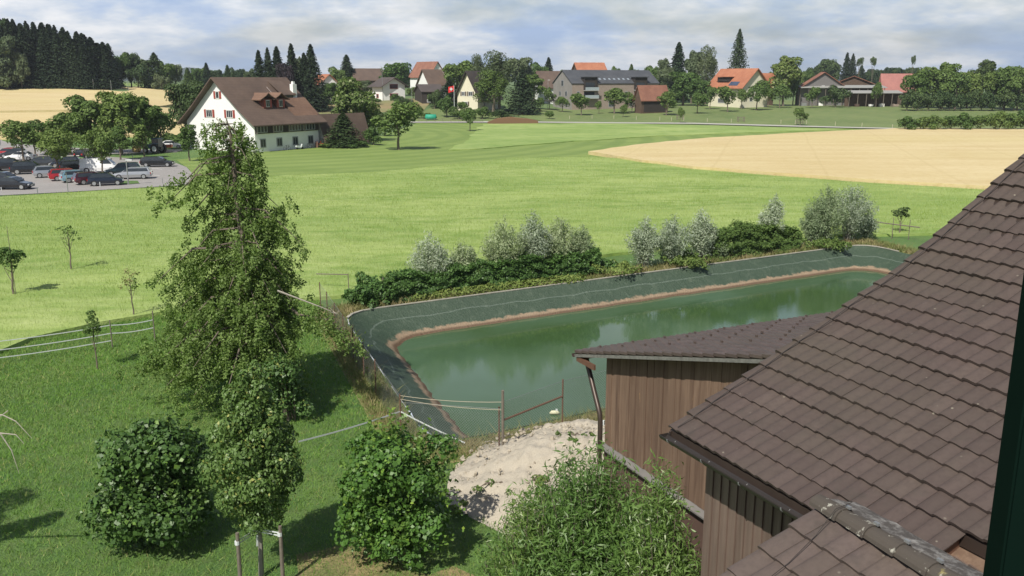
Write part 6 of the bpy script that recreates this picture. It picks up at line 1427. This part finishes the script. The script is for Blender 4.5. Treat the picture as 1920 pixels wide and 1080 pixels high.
# background tree line to the right
for i,(a,tp,w_,k,lm,lab) in enumerate(((1522,118,34,'broadA','dark','left dark tree of the far group above the farm barns'),(1545,106,36,'broadB','dark','tall round tree of the far group above the farm barns'),(1562,112,28,'broadA','dark','lower round tree of the far group above the farm barns'),(1583,99,20,'spruceA','spruce','left spruce of the far pair above the farm barns'),(1594,101,20,'spruceB','spruce','right spruce of the far pair above the farm barns'),(1607,107,14,'umbrella','dark','left umbrella crowned pine on the skyline'),(1632,106,14,'umbrella','dark','right umbrella crowned pine on the skyline'),(1706,103,10,'umbrella','grey','thin bare topped tree on the skyline'))):
    T(k,lm,lab,'tree',px=a,Y=560,top=tp,wpx=w_)
k_=0
for x0,x1,Y,tp0,tp1,n_,lms,grp,lab in ((1608,1720,600,122,130,14,('dark','spruce_mid'),'low far wood above the farm barns','dark tree of the low far wood above the farm barns'),(1130,1262,520,120,128,9,('broad','dark'),'tree row behind the grey building','dark green tree in the row behind the grey building'),(345,460,430,122,130,9,('dark','broad','spruce_mid'),'far trees left of the farmhouse spruces','far tree on the skyline above the farmhouse ridge'),(690,900,480,124,132,10,('broad','dark'),'far tree row behind the village','tree in the far row behind the village houses'),(1440,1520,520,124,132,6,('broad','dark'),'far trees between poplar and barns','far tree between the pale poplar and the farm barns'),(980,1130,520,122,130,8,('broad','dark'),'far trees behind the brown roofed house','far tree behind the brown roofed house')):
    for i in range(n_):
        a=x0+(x1-x0)*(i+.5)/n_+random.uniform(-3,3); k=random.choice(('broadA','broadB','broadC')+(('spruceA',) if i%3==0 else ()))
        T(k,random.choice(lms),lab,'tree',px=a,Y=Y+random.uniform(-15,15),top=random.uniform(tp0,tp1),wpx=random.uniform(18,28),group=grp)
T('spruceA','spruce_mid','lone spruce tip on the skyline left of the farmhouse roof','spruce_tree',px=390,Y=420,top=118,wpx=20,cat='spruce')
# left forest: dark spruces with a broadleaf margin
def topline(x): return float(np.interp(x,[-60,10,30,70,95,130,160,185,205,215],[50,40,36,44,46,54,64,72,84,96]))
fi=0
for row,(Y,dy) in enumerate(((338,0),(348,3),(358,0),(370,-3))):
    for a in np.arange(-60,212,12.5 if row else 11):
        x=a+random.uniform(-3,3); tp=topline(x)+random.uniform(-3,11)+(10 if row==0 else 0)
        T(random.choice(('spruceA','spruceB','spruceC')),'spruce','dark spruce in the front row of the forest beyond the left wheat field' if row==0 else 'dark spruce deeper in the forest beyond the left wheat field','spruce_tree',px=x,Y=Y+random.uniform(-4,4),top=tp,wpx=random.uniform(26,36),group='front row spruces of the left forest' if row==0 else 'inner spruces of the left forest',cat='spruce')
T('broadC','dark','tall dark round tree rising behind the left forest edge','tree',px=21,Y=352,top=26,wpx=46)
T('broadB','grey','pale grey green tree at the left front of the forest','tree',px=16,Y=330,top=60,wpx=62)
T('shrub','grey','pale bush at the foot of the pale forest front tree','bush',px=14,Y=328,top=118,wpx=60)
T('broadB','grey','smaller pale tree right of the pale forest front tree','tree',px=42,Y=331,top=92,wpx=34)
for a,Y,tp,w_,k,lm,lab in ((210,365,82,26,'spruceC','spruce_mid','narrow spruce at the right end of the dark forest'),(230,372,94,36,'broadA','broad','rounded tree right of the dark forest, first of the row'),(247,378,93,34,'broadB','dark','dark rounded tree, second of the row right of the forest'),(272,380,107,34,'broadC','dark','third tree of the row right of the forest'),(294,382,99,38,'spruceB','dark','broad dark conifer in the row right of the forest'),(316,384,110,34,'broadA','broad','fifth tree of the row right of the forest'),(330,388,116,26,'broadB','grey','last tree of the row right of the forest'),(303,372,138,28,'shrub','grey','grey bush below the row right of the forest'),(215,368,112,30,'broadB','dark','low dark tree at the corner of the forest'),(260,372,120,40,'shrub','dark','dark undergrowth tree in the row right of the forest')):
    T(k,lm,lab,'tree',px=a,Y=Y,top=tp,wpx=w_)
